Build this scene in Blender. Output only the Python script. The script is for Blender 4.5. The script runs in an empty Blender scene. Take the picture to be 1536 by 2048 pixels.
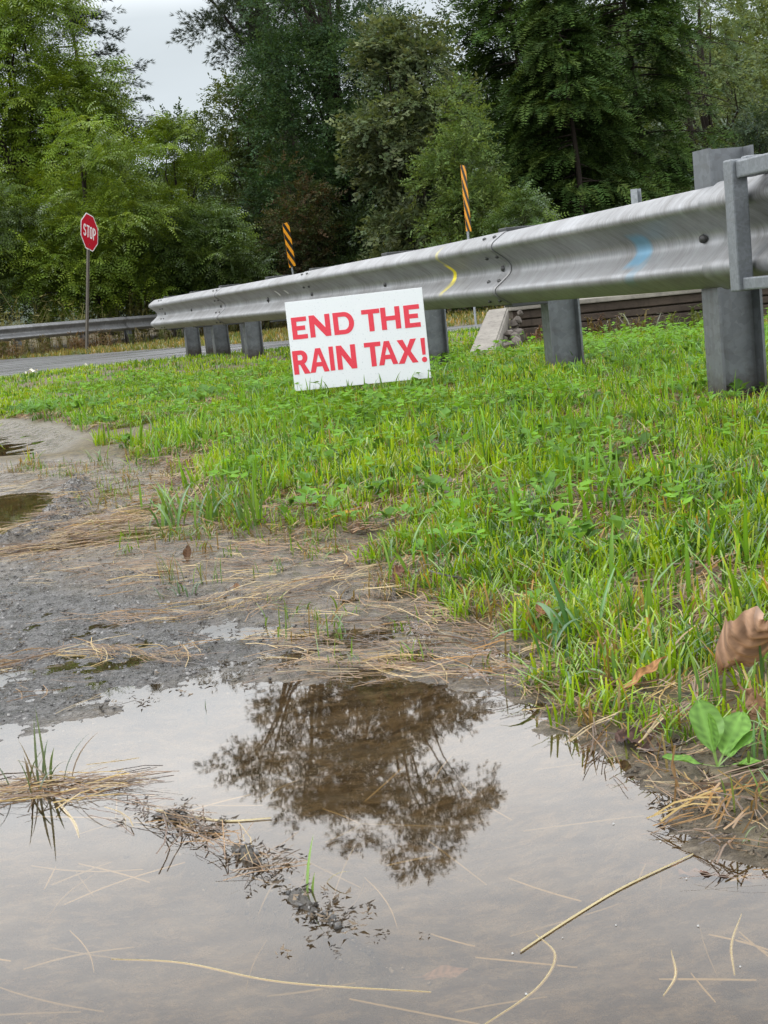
import bpy, bmesh, math
import numpy as np
from mathutils import Matrix, Vector

# ------------------------------------------------------------------ camera, world, sun, exposure
sc = bpy.context.scene
C = sc.collection
cam_d = bpy.data.cameras.new('camera')
cam = bpy.data.objects.new('camera', cam_d)
C.objects.link(cam)
cam_d.sensor_fit = 'VERTICAL'
cam_d.sensor_height = 36.0
cam_d.sensor_width = 27.0
cam_d.lens = 52.73
cam_d.clip_start = 0.02
cam_d.clip_end = 2000
P_, R_ = math.radians(8.29), math.radians(5.6)
fw = Vector((0, math.cos(P_), -math.sin(P_)))
up0 = Vector((0, math.sin(P_), math.cos(P_)))
rt0 = Vector((1, 0, 0))
rt = rt0 * math.cos(R_) - up0 * math.sin(R_)
up = up0 * math.cos(R_) + rt0 * math.sin(R_)
m = Matrix((rt, up, -fw)).transposed().to_4x4()
m.translation = Vector((0, 0, 0.5))
cam.matrix_world = m
sc.camera = cam
sc.render.resolution_x, sc.render.resolution_y = 768, 1024

w = bpy.data.worlds.new('World')
sc.world = w
w.use_nodes = True
nt = w.node_tree
nt.nodes.clear()
SUN_EL, SUN_AZ = math.radians(52), math.radians(255)
sky = nt.nodes.new('ShaderNodeTexSky')
sky.sky_type = 'NISHITA'
sky.sun_disc = False
sky.sun_elevation = SUN_EL
sky.sun_rotation = SUN_AZ
tc = nt.nodes.new('ShaderNodeTexCoord')
sep = nt.nodes.new('ShaderNodeSeparateXYZ')
nt.links.new(tc.outputs['Generated'], sep.inputs[0])
ramp = nt.nodes.new('ShaderNodeValToRGB')          # overcast dome: brightest in a low band, lifted to brighten the puddle's reflection
cr = ramp.color_ramp
cr.elements[0].position = 0.0
cr.elements[0].color = (0.200, 0.222, 0.236, 1)
cr.elements[1].position = 1.0
cr.elements[1].color = (0.66, 0.675, 0.70, 1)
for p, c in ((0.13, (0.228, 0.250, 0.264, 1)), (0.185, (0.240, 0.262, 0.275, 1)), (0.26, (0.80, 0.82, 0.84, 1)), (0.30, (1.0, 1.0, 1.0, 1)), (0.40, (0.86, 0.87, 0.89, 1)), (0.50, (0.66, 0.675, 0.70, 1))):
    e = cr.elements.new(p)
    e.color = c
nt.links.new(sep.outputs['Z'], ramp.inputs[0])
mp = nt.nodes.new('ShaderNodeMapping')
mp.inputs['Scale'].default_value = (1, 1, 3.0)
nt.links.new(tc.outputs['Generated'], mp.inputs[0])
cn = nt.nodes.new('ShaderNodeTexNoise')
cn.inputs['Scale'].default_value = 4.0
cn.inputs['Detail'].default_value = 5.0
cn.inputs['Roughness'].default_value = 0.55
nt.links.new(mp.outputs[0], cn.inputs['Vector'])
mr = nt.nodes.new('ShaderNodeMapRange')
mr.inputs['From Min'].default_value = 0.3
mr.inputs['From Max'].default_value = 0.7
mr.inputs['To Min'].default_value = 3.0
mr.inputs['To Max'].default_value = 3.5
nt.links.new(cn.outputs['Fac'], mr.inputs['Value'])
vm = nt.nodes.new('ShaderNodeVectorMath')
vm.operation = 'SCALE'
nt.links.new(ramp.outputs['Color'], vm.inputs[0])
nt.links.new(mr.outputs[0], vm.inputs['Scale'])
vs = nt.nodes.new('ShaderNodeVectorMath')
vs.operation = 'SCALE'
vs.inputs['Scale'].default_value = 10.0            # the background strength is 0.1
nt.links.new(vm.outputs[0], vs.inputs[0])
mx = nt.nodes.new('ShaderNodeMix')
mx.data_type = 'RGBA'
mx.inputs['Factor'].default_value = 0.94
nt.links.new(sky.outputs[0], mx.inputs['A'])
nt.links.new(vs.outputs[0], mx.inputs['B'])
bg = nt.nodes.new('ShaderNodeBackground')
bg.inputs['Strength'].default_value = 0.1
nt.links.new(mx.outputs['Result'], bg.inputs[0])
wo = nt.nodes.new('ShaderNodeOutputWorld')
nt.links.new(bg.outputs[0], wo.inputs[0])

sun_d = bpy.data.lights.new('sun', 'SUN')
sun_d.energy = 1.5
sun_d.angle = math.radians(25)
sun_d.color = (1.0, 0.96, 0.9)
sun = bpy.data.objects.new('sun', sun_d)
C.objects.link(sun)
sd = Vector((math.sin(SUN_AZ) * math.cos(SUN_EL), math.cos(SUN_AZ) * math.cos(SUN_EL), math.sin(SUN_EL)))
sun.rotation_euler = sd.to_track_quat('Z', 'Y').to_euler()
sc.view_settings.view_transform = 'Standard'
sc.view_settings.look = 'None'
sc.view_settings.exposure = 0.0
sc.view_settings.gamma = 1.0
sc.cycles.use_denoising = True
sc.cycles.max_bounces = 6
sc.cycles.diffuse_bounces = 3
sc.cycles.glossy_bounces = 3
sc.cycles.transmission_bounces = 4
sc.cycles.transparent_max_bounces = 12

# ------------------------------------------------------------------ helpers
rng = np.random.default_rng(7)


def tag(o, label=None, cat=None, group=None, kind=None):
    if label: o['label'] = label
    if cat: o['category'] = cat
    if group: o['group'] = group
    if kind: o['kind'] = kind
    return o


def link(name, me, mat=None, parent=None, loc=(0, 0, 0), rot=(0, 0, 0)):
    o = bpy.data.objects.new(name, me)
    C.objects.link(o)
    if mat is not None and me is not None and len(me.materials) == 0:
        me.materials.append(mat)
    o.location = loc
    o.rotation_euler = rot
    if parent is not None:
        o.parent = parent
    return o


def empty(name, loc=(0, 0, 0), rot=(0, 0, 0)):
    o = bpy.data.objects.new(name, None)
    o.empty_display_size = 0.1
    C.objects.link(o)
    o.location = loc
    o.rotation_euler = rot
    return o


def qmesh(name, V, Q, tint=None, smooth=False, uv=None):
    """A mesh of quads only, from arrays."""
    V = np.ascontiguousarray(V, dtype=np.float32)
    Q = np.ascontiguousarray(Q, dtype=np.int32)
    me = bpy.data.meshes.new(name)
    me.vertices.add(len(V))
    me.vertices.foreach_set('co', V.ravel())
    me.loops.add(Q.size)
    me.loops.foreach_set('vertex_index', Q.ravel())
    me.polygons.add(len(Q))
    me.polygons.foreach_set('loop_start', np.arange(0, Q.size, 4, dtype=np.int32))
    try:
        me.polygons.foreach_set('loop_total', np.full(len(Q), 4, dtype=np.int32))
    except Exception:
        pass
    if smooth:
        me.polygons.foreach_set('use_smooth', np.ones(len(Q), dtype=bool))
    if tint is not None:
        a = me.attributes.new('tint', 'FLOAT_COLOR', 'POINT')
        T = np.ones((len(V), 4), dtype=np.float32)
        T[:, :tint.shape[1]] = tint
        a.data.foreach_set('color', T.ravel())
    if uv is not None:
        l = me.uv_layers.new(name='UVMap')
        l.data.foreach_set('uv', np.ascontiguousarray(uv[Q.ravel()], dtype=np.float32).ravel())
    me.update(calc_edges=True)
    me.validate()
    return me


def pmesh(name, V, F, smooth=False):
    me = bpy.data.meshes.new(name)
    me.from_pydata([tuple(v) for v in V], [], [tuple(f) for f in F])
    if smooth:
        for p in me.polygons: p.use_smooth = True
    me.update()
    return me


def box_arr(x0, x1, y0, y1, z0, z1):
    V = [(x0, y0, z0), (x1, y0, z0), (x1, y1, z0), (x0, y1, z0), (x0, y0, z1), (x1, y0, z1), (x1, y1, z1), (x0, y1, z1)]
    F = [(0, 3, 2, 1), (4, 5, 6, 7), (0, 1, 5, 4), (1, 2, 6, 5), (2, 3, 7, 6), (3, 0, 4, 7)]
    return V, F


def box_mesh(name, x0, x1, y0, y1, z0, z1, bev=0.0, seg=2):
    V, F = box_arr(x0, x1, y0, y1, z0, z1)
    me = pmesh(name, V, F)
    if bev > 0:
        bm = bmesh.new()
        bm.from_mesh(me)
        bmesh.ops.bevel(bm, geom=bm.edges[:], offset=bev, segments=seg, profile=0.6, affect='EDGES')
        bm.to_mesh(me)
        bm.free()
    return me


def hash2(ix, iy, s):
    h = (ix.astype(np.int64) * 374761393 + iy.astype(np.int64) * 668265263 + s * 974634777) & 0x7fffffff
    h = ((h ^ (h >> 13)) * 1274126177) & 0x7fffffff
    return ((h ^ (h >> 16)) & 0xffff) / 65535.0


def vnoise(x, y, s=0):
    ix, iy = np.floor(x), np.floor(y)
    fx, fy = x - ix, y - iy
    fx, fy = fx * fx * (3 - 2 * fx), fy * fy * (3 - 2 * fy)
    a, b = hash2(ix, iy, s), hash2(ix + 1, iy, s)
    c, d = hash2(ix, iy + 1, s), hash2(ix + 1, iy + 1, s)
    return (a * (1 - fx) + b * fx) * (1 - fy) + (c * (1 - fx) + d * fx) * fy


def fbm(x, y, s=0, o=3):
    t, amp, n = 0, 1, 0
    for k in range(o):
        t = t + amp * vnoise(x * 2 ** k, y * 2 ** k, s + k)
        n += amp
        amp *= 0.5
    return t / n


def sdf(x, y, poly):
    """Signed distance to a polygon, positive inside."""
    p = np.array(poly)
    q = np.roll(p, -1, axis=0)
    x, y = np.asarray(x, float), np.asarray(y, float)
    best = np.full(x.shape, 1e9)
    ins = np.zeros(x.shape, bool)
    for (ax, ay), (bx, by) in zip(p, q):
        ex, ey = bx - ax, by - ay
        t = np.clip(((x - ax) * ex + (y - ay) * ey) / (ex * ex + ey * ey + 1e-12), 0, 1)
        best = np.minimum(best, np.hypot(x - ax - t * ex, y - ay - t * ey))
        c = ((ay > y) != (by > y)) & (x < (bx - ax) * (y - ay) / (by - ay + 1e-15) + ax)
        ins ^= c
    return np.where(ins, best, -best)


def dline(x, y, pts):
    p = np.array(pts)
    best = np.full(np.shape(x), 1e9)
    for (ax, ay), (bx, by) in zip(p[:-1], p[1:]):
        ex, ey = bx - ax, by - ay
        t = np.clip(((x - ax) * ex + (y - ay) * ey) / (ex * ex + ey * ey + 1e-12), 0, 1)
        best = np.minimum(best, np.hypot(x - ax - t * ex, y - ay - t * ey))
    return best


def sstep(a, b, x):
    t = np.clip((x - a) / (b - a), 0, 1)
    return t * t * (3 - 2 * t)


# ------------------------------------------------------------------ materials
class NT:
    def __init__(s, name):
        s.m = bpy.data.materials.new(name)
        s.m.use_nodes = True
        s.t = s.m.node_tree
        s.t.nodes.clear()
        s.out = s.n('ShaderNodeOutputMaterial')

    def n(s, ty, **kw):
        nd = s.t.nodes.new(ty)
        for k, v in kw.items():
            if k in nd.inputs.keys():
                nd.inputs[k].default_value = v
            else:
                setattr(nd, k, v)
        return nd

    def l(s, a, b):
        s.t.links.new(a, b)

    def math(s, op, a, b=None, c=None):
        nd = s.n('ShaderNodeMath', operation=op)
        for i, v in enumerate((a, b, c)):
            if v is None: continue
            if hasattr(v, 'links'): s.l(v, nd.inputs[i])
            else: nd.inputs[i].default_value = v
        return nd.outputs[0]

    def mix(s, f, a, b, blend='MIX'):
        nd = s.n('ShaderNodeMix', data_type='RGBA', blend_type=blend)
        for k, v in (('Factor', f), ('A', a), ('B', b)):
            if hasattr(v, 'links'): s.l(v, nd.inputs[k])
            elif k == 'Factor': nd.inputs[k].default_value = v
            else: nd.inputs[k].default_value = (*v[:3], 1)
        return nd.outputs['Result']

    def noise(s, vec, scale, detail=3, rough=0.5):
        nd = s.n('ShaderNodeTexNoise', Scale=scale, Detail=detail, Roughness=rough)
        if vec is not None: s.l(vec, nd.inputs['Vector'])
        return nd.outputs['Fac']

    def rng(s, v, a, b, c=0.0, d=1.0):
        nd = s.n('ShaderNodeMapRange')
        s.l(v, nd.inputs['Value'])
        for k, x in (('From Min', a), ('From Max', b), ('To Min', c), ('To Max', d)):
            nd.inputs[k].default_value = x
        return nd.outputs[0]

    def pos(s):
        return s.n('ShaderNodeNewGeometry').outputs['Position']

    def obj(s):
        return s.n('ShaderNodeTexCoord').outputs['Object']

    def scale(s, vec, sx, sy, sz):
        nd = s.n('ShaderNodeMapping')
        nd.inputs['Scale'].default_value = (sx, sy, sz)
        s.l(vec, nd.inputs[0])
        return nd.outputs[0]

    def bump(s, h, strength, dist, normal=None):
        nd = s.n('ShaderNodeBump', Strength=strength, Distance=dist)
        s.l(h, nd.inputs['Height'])
        if normal is not None: s.l(normal, nd.inputs['Normal'])
        return nd.outputs[0]

    def bsdf(s, color, rough=0.5, metal=0.0, normal=None, spec=0.5):
        b = s.n('ShaderNodeBsdfPrincipled')
        for k, v in (('Base Color', color), ('Roughness', rough), ('Metallic', metal), ('Specular IOR Level', spec)):
            if hasattr(v, 'links'): s.l(v, b.inputs[k])
            elif k == 'Base Color': b.inputs[k].default_value = (*v[:3], 1)
            else: b.inputs[k].default_value = v
        if normal is not None: s.l(normal, b.inputs['Normal'])
        s.l(b.outputs[0], s.out.inputs['Surface'])
        return b


def leaf_mat(name, trans=0.3, rough=0.4, gloss=0.06, tcol=(1.25, 1.15, 0.5), level=1.0):
    t = NT(name)
    a = t.n('ShaderNodeAttribute', attribute_name='tint')
    n = t.noise(t.pos(), 9.0, 2)
    col = t.mix(1.0, a.outputs['Color'], (1, 1, 1), 'MULTIPLY')
    g = t.rng(n, 0.3, 0.7, 0.82 * level, 1.18 * level)
    sc_ = t.n('ShaderNodeVectorMath', operation='SCALE')
    t.l(col, sc_.inputs[0])
    t.l(g, sc_.inputs['Scale'])
    d = t.n('ShaderNodeBsdfDiffuse')
    t.l(sc_.outputs[0], d.inputs[0])
    tr = t.n('ShaderNodeBsdfTranslucent')
    tm = t.mix(1.0, sc_.outputs[0], tcol, 'MULTIPLY')
    t.l(tm, tr.inputs[0])
    m1 = t.n('ShaderNodeMixShader')
    m1.inputs[0].default_value = trans
    t.l(d.outputs[0], m1.inputs[1])
    t.l(tr.outputs[0], m1.inputs[2])
    gl = t.n('ShaderNodeBsdfGlossy', Roughness=rough)
    gl.inputs['Color'].default_value = (0.9, 0.95, 1, 1)
    m2 = t.n('ShaderNodeMixShader')
    fr = t.n('ShaderNodeLayerWeight', Blend=0.25)
    t.l(t.math('MULTIPLY_ADD', fr.outputs['Fresnel'], gloss * 0.9, gloss * 0.12), m2.inputs[0])
    t.l(m1.outputs[0], m2.inputs[1])
    t.l(gl.outputs[0], m2.inputs[2])
    t.l(m2.outputs[0], t.out.inputs['Surface'])
    return t.m


M_GRASS = leaf_mat('grass_blades', 0.42, 0.35, 0.10)
M_STRAW = leaf_mat('dry_straw', 0.15, 0.35, 0.10, (1.1, 1.0, 0.8))
M_LEAF = leaf_mat('tree_leaves', 0.32, 0.45, 0.08, level=1.0)
M_NEEDLE = leaf_mat('conifer_needles', 0.15, 0.5, 0.04, level=0.82)


def bark(name, col):
    t = NT(name)
    v = t.scale(t.pos(), 6, 6, 1.2)
    n = t.noise(v, 4, 5, 0.6)
    c = t.mix(n, [x * 0.5 for x in col], [x * 1.5 for x in col])
    t.bsdf(c, 0.85, 0, t.bump(n, 0.8, 0.03), 0.2)
    return t.m


M_BARK = bark('bark', (0.028, 0.022, 0.017))


def galv(name, base=(0.42, 0.44, 0.46), metal=0.65, rough=0.42, spangle=60, splash=False):
    t = NT(name)
    p = t.obj()
    vo = t.n('ShaderNodeTexVoronoi', Scale=spangle)
    t.l(p, vo.inputs['Vector'])
    sp = t.n('ShaderNodeSeparateColor')
    t.l(vo.outputs['Color'], sp.inputs[0])
    big = t.noise(p, 7, 5, 0.6)
    f = t.math('MULTIPLY_ADD', sp.outputs[0], 0.35, t.math('MULTIPLY', big, 0.65))
    c = t.mix(f, [x * 0.55 for x in base], [x * 1.15 for x in base])
    dirt = t.rng(t.noise(t.scale(p, 3, 3, 14), 3.0, 6, 0.7), 0.52, 0.75)
    c = t.mix(t.math('MULTIPLY', dirt, 0.5), c, (0.10, 0.095, 0.08))
    if splash:
        sz = t.n('ShaderNodeSeparateXYZ')
        t.l(t.pos(), sz.inputs[0])
        sp2 = t.math('ADD', sz.outputs[2], t.math('MULTIPLY', t.noise(p, 30, 4, 0.7), -0.16))
        c = t.mix(t.rng(sp2, 0.07, -0.02, 0.0, 0.8), c, (0.055, 0.040, 0.025))
        stn = t.rng(t.noise(t.scale(p, 20, 20, 1.2), 1.5, 4, 0.7), 0.5, 0.7)
        c = t.mix(t.math('MULTIPLY', stn, 0.4), c, (0.075, 0.07, 0.06))
    r = t.rng(f, 0.2, 0.8, rough + 0.12, rough - 0.1)
    t.bsdf(c, r, metal, t.bump(big, 0.15, 0.004))
    return t.m


M_POST = galv('galvanised_post', (0.19, 0.205, 0.22), 0.5, 0.45, 45, True)
M_TUBE = galv('galvanised_tube', (0.24, 0.26, 0.28), 0.45, 0.45, 120)
M_BACK = galv('galvanised_backing', (0.36, 0.39, 0.42), 0.5, 0.45, 30)


def rail_mat():
    t = NT('guardrail_steel')
    uvn = t.n('ShaderNodeUVMap', uv_map='UVMap')
    s = t.n('ShaderNodeSeparateXYZ')
    t.l(uvn.outputs[0], s.inputs[0])
    U, V = s.outputs[0], s.outputs[1]
    p = t.pos()
    # slanted wash streaks that run across the profile
    warp = t.noise(p, 2.2, 2)
    uu = t.math('ADD', U, t.math('MULTIPLY', V, 0.32))
    uu = t.math('ADD', uu, t.math('MULTIPLY', warp, 0.12))
    cx = t.n('ShaderNodeCombineXYZ')
    t.l(t.math('MULTIPLY', uu, 130), cx.inputs[0])
    t.l(t.math('MULTIPLY', V, 7), cx.inputs[1])
    st = t.noise(cx.outputs[0], 1.0, 4, 0.65)
    cx2 = t.n('ShaderNodeCombineXYZ')
    t.l(t.math('MULTIPLY', uu, 22), cx2.inputs[0])
    t.l(t.math('MULTIPLY', V, 5), cx2.inputs[1])
    st2 = t.noise(cx2.outputs[0], 1.0, 4, 0.6)
    blot = t.noise(p, 3.0, 4, 0.6)
    f = t.math('ADD', t.math('MULTIPLY', st, 0.36), t.math('ADD', t.math('MULTIPLY', st2, 0.24), t.math('MULTIPLY', blot, 0.40)))
    grime = t.rng(t.noise(p, 14, 5, 0.7), 0.50, 0.68)
    c = t.mix(t.rng(f, 0.36, 0.64), (0.165, 0.163, 0.16), (0.355, 0.365, 0.38))
    fine = t.rng(t.noise(cx.outputs[0], 2.2, 5, 0.75), 0.60, 0.72)
    c = t.mix(t.math('MULTIPLY', fine, 0.55), c, (0.75, 0.76, 0.78))
    c = t.mix(t.math('MULTIPLY', grime, 0.30), c, (0.12, 0.115, 0.10))
    # sprayed survey marks
    def spray(u0, u1, v0, v1, slope, col, c, dens):
        ctr = t.math('ADD', t.math('MULTIPLY', t.math('ABSOLUTE', t.math('SUBTRACT', V, (v0 + v1) / 2)), slope), (u0 + u1) / 2)
        d = t.math('ABSOLUTE', t.math('SUBTRACT', U, ctr))
        d = t.math('ADD', d, t.math('MULTIPLY', t.math('SUBTRACT', st2, 0.5), 0.03))
        a = t.rng(d, (u1 - u0) * 0.5, (u1 - u0) * 0.28)
        vv = t.math('ABSOLUTE', t.math('SUBTRACT', V, (v0 + v1) / 2))
        b = t.rng(vv, (v1 - v0) * 0.5, (v1 - v0) * 0.30)
        k = t.math('MULTIPLY', t.math('MULTIPLY', a, b), dens)
        return t.mix(k, c, col)
    for args in SPRAYS:
        c = spray(*args[:6], c, args[6])
    r = t.rng(f, 0.3, 0.7, 0.60, 0.42)
    t.bsdf(c, r, 0.62, t.bump(f, 0.12, 0.004))
    return t.m


def simple(name, col, rough=0.6, metal=0.0, var=0.15, scale=8, bump=0.0, spec=0.5):
    t = NT(name)
    n = t.noise(t.obj(), scale, 4, 0.6)
    c = t.mix(n, [x * (1 - var) for x in col], [min(1, x * (1 + var)) for x in col])
    t.bsdf(c, rough, metal, t.bump(n, 0.5, bump) if bump else None, spec)
    return t.m


# ------------------------------------------------------------------ the ground
SHORE = [(-3.0, 1.62), (-1.4, 1.70), (-0.784, 1.736), (-0.557, 1.781), (-0.502, 1.809), (-0.462, 1.857), (-0.393, 1.902), (-0.318, 1.979), (-0.217, 1.982), (-0.100, 1.930), (-0.013, 1.930), (0.122, 1.813), (0.159, 1.705), (0.201, 1.590), (0.220, 1.508), (0.241, 1.452), (0.250, 1.388), (0.250, 1.307), (0.262, 1.241), (0.292, 1.199), (0.380, 1.133), (0.46, 0.9), (0.62, 0.5), (0.7, -0.4), (-3.0, -0.4)]
GRASSB = [(-2.386, 6.199), (-1.340, 5.305), (-1.055, 5.214), (-0.678, 4.739), (-0.560, 3.894), (-0.424, 3.533), (-0.328, 3.243), (-0.157, 3.069), (-0.053, 2.882), (0.006, 2.446), (0.068, 2.332), (0.125, 2.155), (0.145, 2.047), (0.188, 1.938), (0.160, 1.803), (0.181, 1.679), (0.200, 1.560), (0.228, 1.470), (0.254, 1.355), (0.262, 1.250), (0.300, 1.185), (0.392, 1.097), (0.48, 0.85), (0.9, -0.4), (40, -0.4), (40, 90), (-60, 90), (-60, 6.6)]
PUD2 = [(-1.9, 4.75), (-1.479, 4.6), (-1.129, 4.45), (-0.935, 4.38), (-0.872, 4.022), (-0.861, 3.711), (-0.882, 3.533), (-1.122, 3.423), (-1.9, 3.5)]
MUD2 = [(-3.773, 9.4), (-2.003, 8.0), (-1.417, 6.9), (-1.186, 6.157), (-1.166, 5.490), (-1.410, 5.588), (-2.138, 6.072), (-5.0, 6.4), (-5.5, 8.5)]
BERM = [(-0.90, 4.459), (-0.835, 3.955), (-0.825, 3.647), (-0.85, 3.42), (-1.1, 3.34)]
RIDGE = [(-0.269, 1.483), (-0.222, 1.433), (-0.175, 1.359), (-0.133, 1.292), (-0.108, 1.223), (-0.085, 1.181), (-0.052, 1.120)]
TUFTL = [(-0.50, 1.592), (-0.36, 1.580), (-0.30, 1.575)]
ASPH = [(-3.5, 3.5), (-1.211, 3.344), (-0.821, 3.134), (-0.495, 2.754), (-0.304, 2.446), (-0.173, 2.175), (-0.250, 1.98), (-0.462, 1.80), (-0.8, 1.66), (-3.5, 1.5)]
GRASSPOLY = GRASSB


def H(x, y, fine=True):
    x, y = np.asarray(x, float), np.asarray(y, float)
    s = sdf(x, y, SHORE)
    g = sdf(x, y, GRASSPOLY)
    z = 0.0006 + 0.0020 * sstep(0.12, 0.6, -s) + 0.011 * sstep(0.65, 1.2, -s) + 0.010 * sstep(1.0, 4.0, y - 2.0) * (s < 0)
    z = np.where(s > 0, 0.0006 - 0.038 * sstep(-0.02, 0.22, s), z)
    gg = sstep(-0.03, 0.12, g) * 0.020 + sstep(0.1, 1.6, g) * 0.012
    gg = gg - 0.040 * sstep(7.0, 9.3, y) - 0.006 * sstep(9.5, 13.0, y)
    z = z + gg * (1 - sstep(-0.01, 0.02, s))
    z = z + 0.034 * sstep(11.5, 14.5, y) * sstep(-4.2, -2.6, x) * (y < 30)
    far = sstep(14.6, 17.6, y)
    z = z * (1 - far) - 0.085 * far - 0.04 * sstep(26, 33, y)
    z = z + 0.5 * sstep(38, 70, y)
    z = z + 0.011 * (fbm(x * 11, y * 17, 51) - .5) * np.exp(-(s / .10) ** 2)
    rd = dline(x, y, RIDGE)
    z = z + 0.050 * np.exp(-(rd / 0.020) ** 2) * (0.45 + 0.6 * vnoise(x * 38, y * 38, 5)) * sstep(0, .06, s)
    td = dline(x, y, TUFTL)
    z = z + 0.036 * np.exp(-(td / 0.022) ** 2)
    p2 = sdf(x, y, PUD2)
    z = np.where(p2 > -0.15, z - 0.035 * sstep(-0.02, 0.12, p2), z)
    m2 = sdf(x, y, MUD2)
    z = z - 0.03 * sstep(-0.1, 0.2, m2)
    bd = dline(x, y, BERM)
    z = z + 0.034 * np.exp(-(bd / 0.040) ** 2) * (0.5 + 0.8 * vnoise(x * 18, y * 18, 9))
    if fine:
        near = 1 - sstep(9, 14, y)
        z = z + near * (0.0085 * (fbm(x * 7, y * 12, 1) - 0.5) + 0.008 * (fbm(x * 26, y * 18, 2, 3) - 0.5) + 0.004 * (vnoise(x * 90, y * 70, 3) - 0.5))
        z = z + 0.02 * (fbm(x * 1.2, y * 1.2, 6) - 0.5) * sstep(0.3, 1.5, g) * near
    return z


def axis(*segs):
    out = []
    for a, b, st in segs:
        out.append(np.arange(a, b, st))
    return np.concatenate(out)


gx = axis((-120, -30, 10), (-30, -8, 1.5), (-8, -2.5, 0.25), (-2.5, -0.9, 0.04), (-0.9, 0.75, 0.0085), (0.75, 2.2, 0.05), (2.2, 10, 0.4), (10, 30, 2), (30, 121, 10))
gy = axis((-6, 0.4, 0.4), (0.4, 0.9, 0.03), (0.9, 2.6, 0.0085), (2.6, 5.2, 0.022), (5.2, 9, 0.06), (9, 20, 0.25), (20, 45, 1.0), (45, 400, 15), (400, 900, 80))
GX, GY = np.meshgrid(gx, gy)
GZ = H(GX.ravel(), GY.ravel())
nx, ny = len(gx), len(gy)
idx = np.arange(nx * ny).reshape(ny, nx)
Q = np.stack([idx[:-1, :-1], idx[:-1, 1:], idx[1:, 1:], idx[1:, :-1]], -1).reshape(-1, 4)
X1, Y1 = GX.ravel(), GY.ravel()
gmask = sstep(-0.04, 0.10, sdf(X1, Y1, GRASSPOLY) + 0.05 * (fbm(X1 * 9, Y1 * 9, 11) - .5)) * (1 - sstep(-.1, .15, sdf(X1, Y1, MUD2)))
amask = sstep(-0.15, 0.12, sdf(X1, Y1, ASPH) + 0.2 * (fbm(X1 * 5, Y1 * 5, 12) - .5))
dmask = np.clip(np.exp(-(dline(X1, Y1, BERM) / 0.07) ** 2) + np.exp(-(dline(X1, Y1, RIDGE) / 0.035) ** 2), 0, 1)
gme = qmesh('ground', np.stack([X1, Y1, GZ], -1), Q, tint=np.stack([gmask, amask, dmask], -1), smooth=True)


def ground_mat():
    t = NT('ground_soil')
    p = t.pos()
    a = t.n('ShaderNodeAttribute', attribute_name='tint')
    s = t.n('ShaderNodeSeparateColor')
    t.l(a.outputs['Color'], s.inputs[0])
    G, A, D = s.outputs[0], s.outputs[1], s.outputs[2]
    n1 = t.noise(t.scale(p, 1, 1.3, 1), 8, 6, 0.70)
    n2 = t.noise(p, 45, 5, 0.65)
    n3 = t.noise(t.scale(p, 1, 2.5, 1), 160, 4, 0.7)
    mud = t.mix(t.rng(n1, 0.35, 0.65), (0.042, 0.029, 0.016), (0.100, 0.080, 0.055))
    mud = t.mix(t.math('MULTIPLY', t.rng(n2, 0.5, 0.7), 0.7), mud, (0.036, 0.027, 0.017))
    silt = t.rng(t.noise(t.scale(p, 1, 1.6, 1), 34, 6, 0.75), 0.46, 0.60)
    mud = t.mix(t.math('MULTIPLY', silt, 0.65), mud, (0.25, 0.205, 0.145))
    # pebbly worn asphalt
    vo = t.n('ShaderNodeTexVoronoi', Scale=150.0)
    t.l(p, vo.inputs['Vector'])
    vs_ = t.n('ShaderNodeSeparateColor')
    t.l(vo.outputs['Color'], vs_.inputs[0])
    peb = t.mix(vs_.outputs[0], (0.012, 0.012, 0.012), (0.15, 0.147, 0.143))
    peb = t.mix(t.rng(vo.outputs['Distance'], 0.35, 0.6), peb, (0.06, 0.055, 0.05))
    c = t.mix(A, mud, peb)
    thatch = t.mix(t.rng(n2, 0.35, 0.65), (0.040, 0.033, 0.016), (0.16, 0.125, 0.055))
    c = t.mix(G, c, thatch)
    c = t.mix(t.math('MULTIPLY', D, 0.85), c, t.mix(n3, (0.03, 0.027, 0.024), (0.15, 0.14, 0.125)))
    wet = t.rng(t.noise(t.scale(p, 1, 0.6, 1), 30, 5, 0.7), 0.42, 0.60)
    r = t.math('MULTIPLY_ADD', wet, 0.34, 0.09)
    r = t.math('MAXIMUM', r, t.math('MULTIPLY', G, 0.75))
    h = t.math('ADD', t.math('MULTIPLY', n2, 0.5), t.math('MULTIPLY', n3, 0.35))
    nb = t.bump(h, 1.0, 0.012)
    hp = t.math('MULTIPLY', t.rng(vo.outputs['Distance'], 0.0, 0.6, 1.0, 0.0), A)
    nb2 = t.bump(hp, 1.0, 0.0045, nb)
    t.bsdf(c, r, 0, nb2, 0.5)
    return t.m


M_GROUND = ground_mat()
tag(link('ground', gme, M_GROUND), kind='structure')


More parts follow.
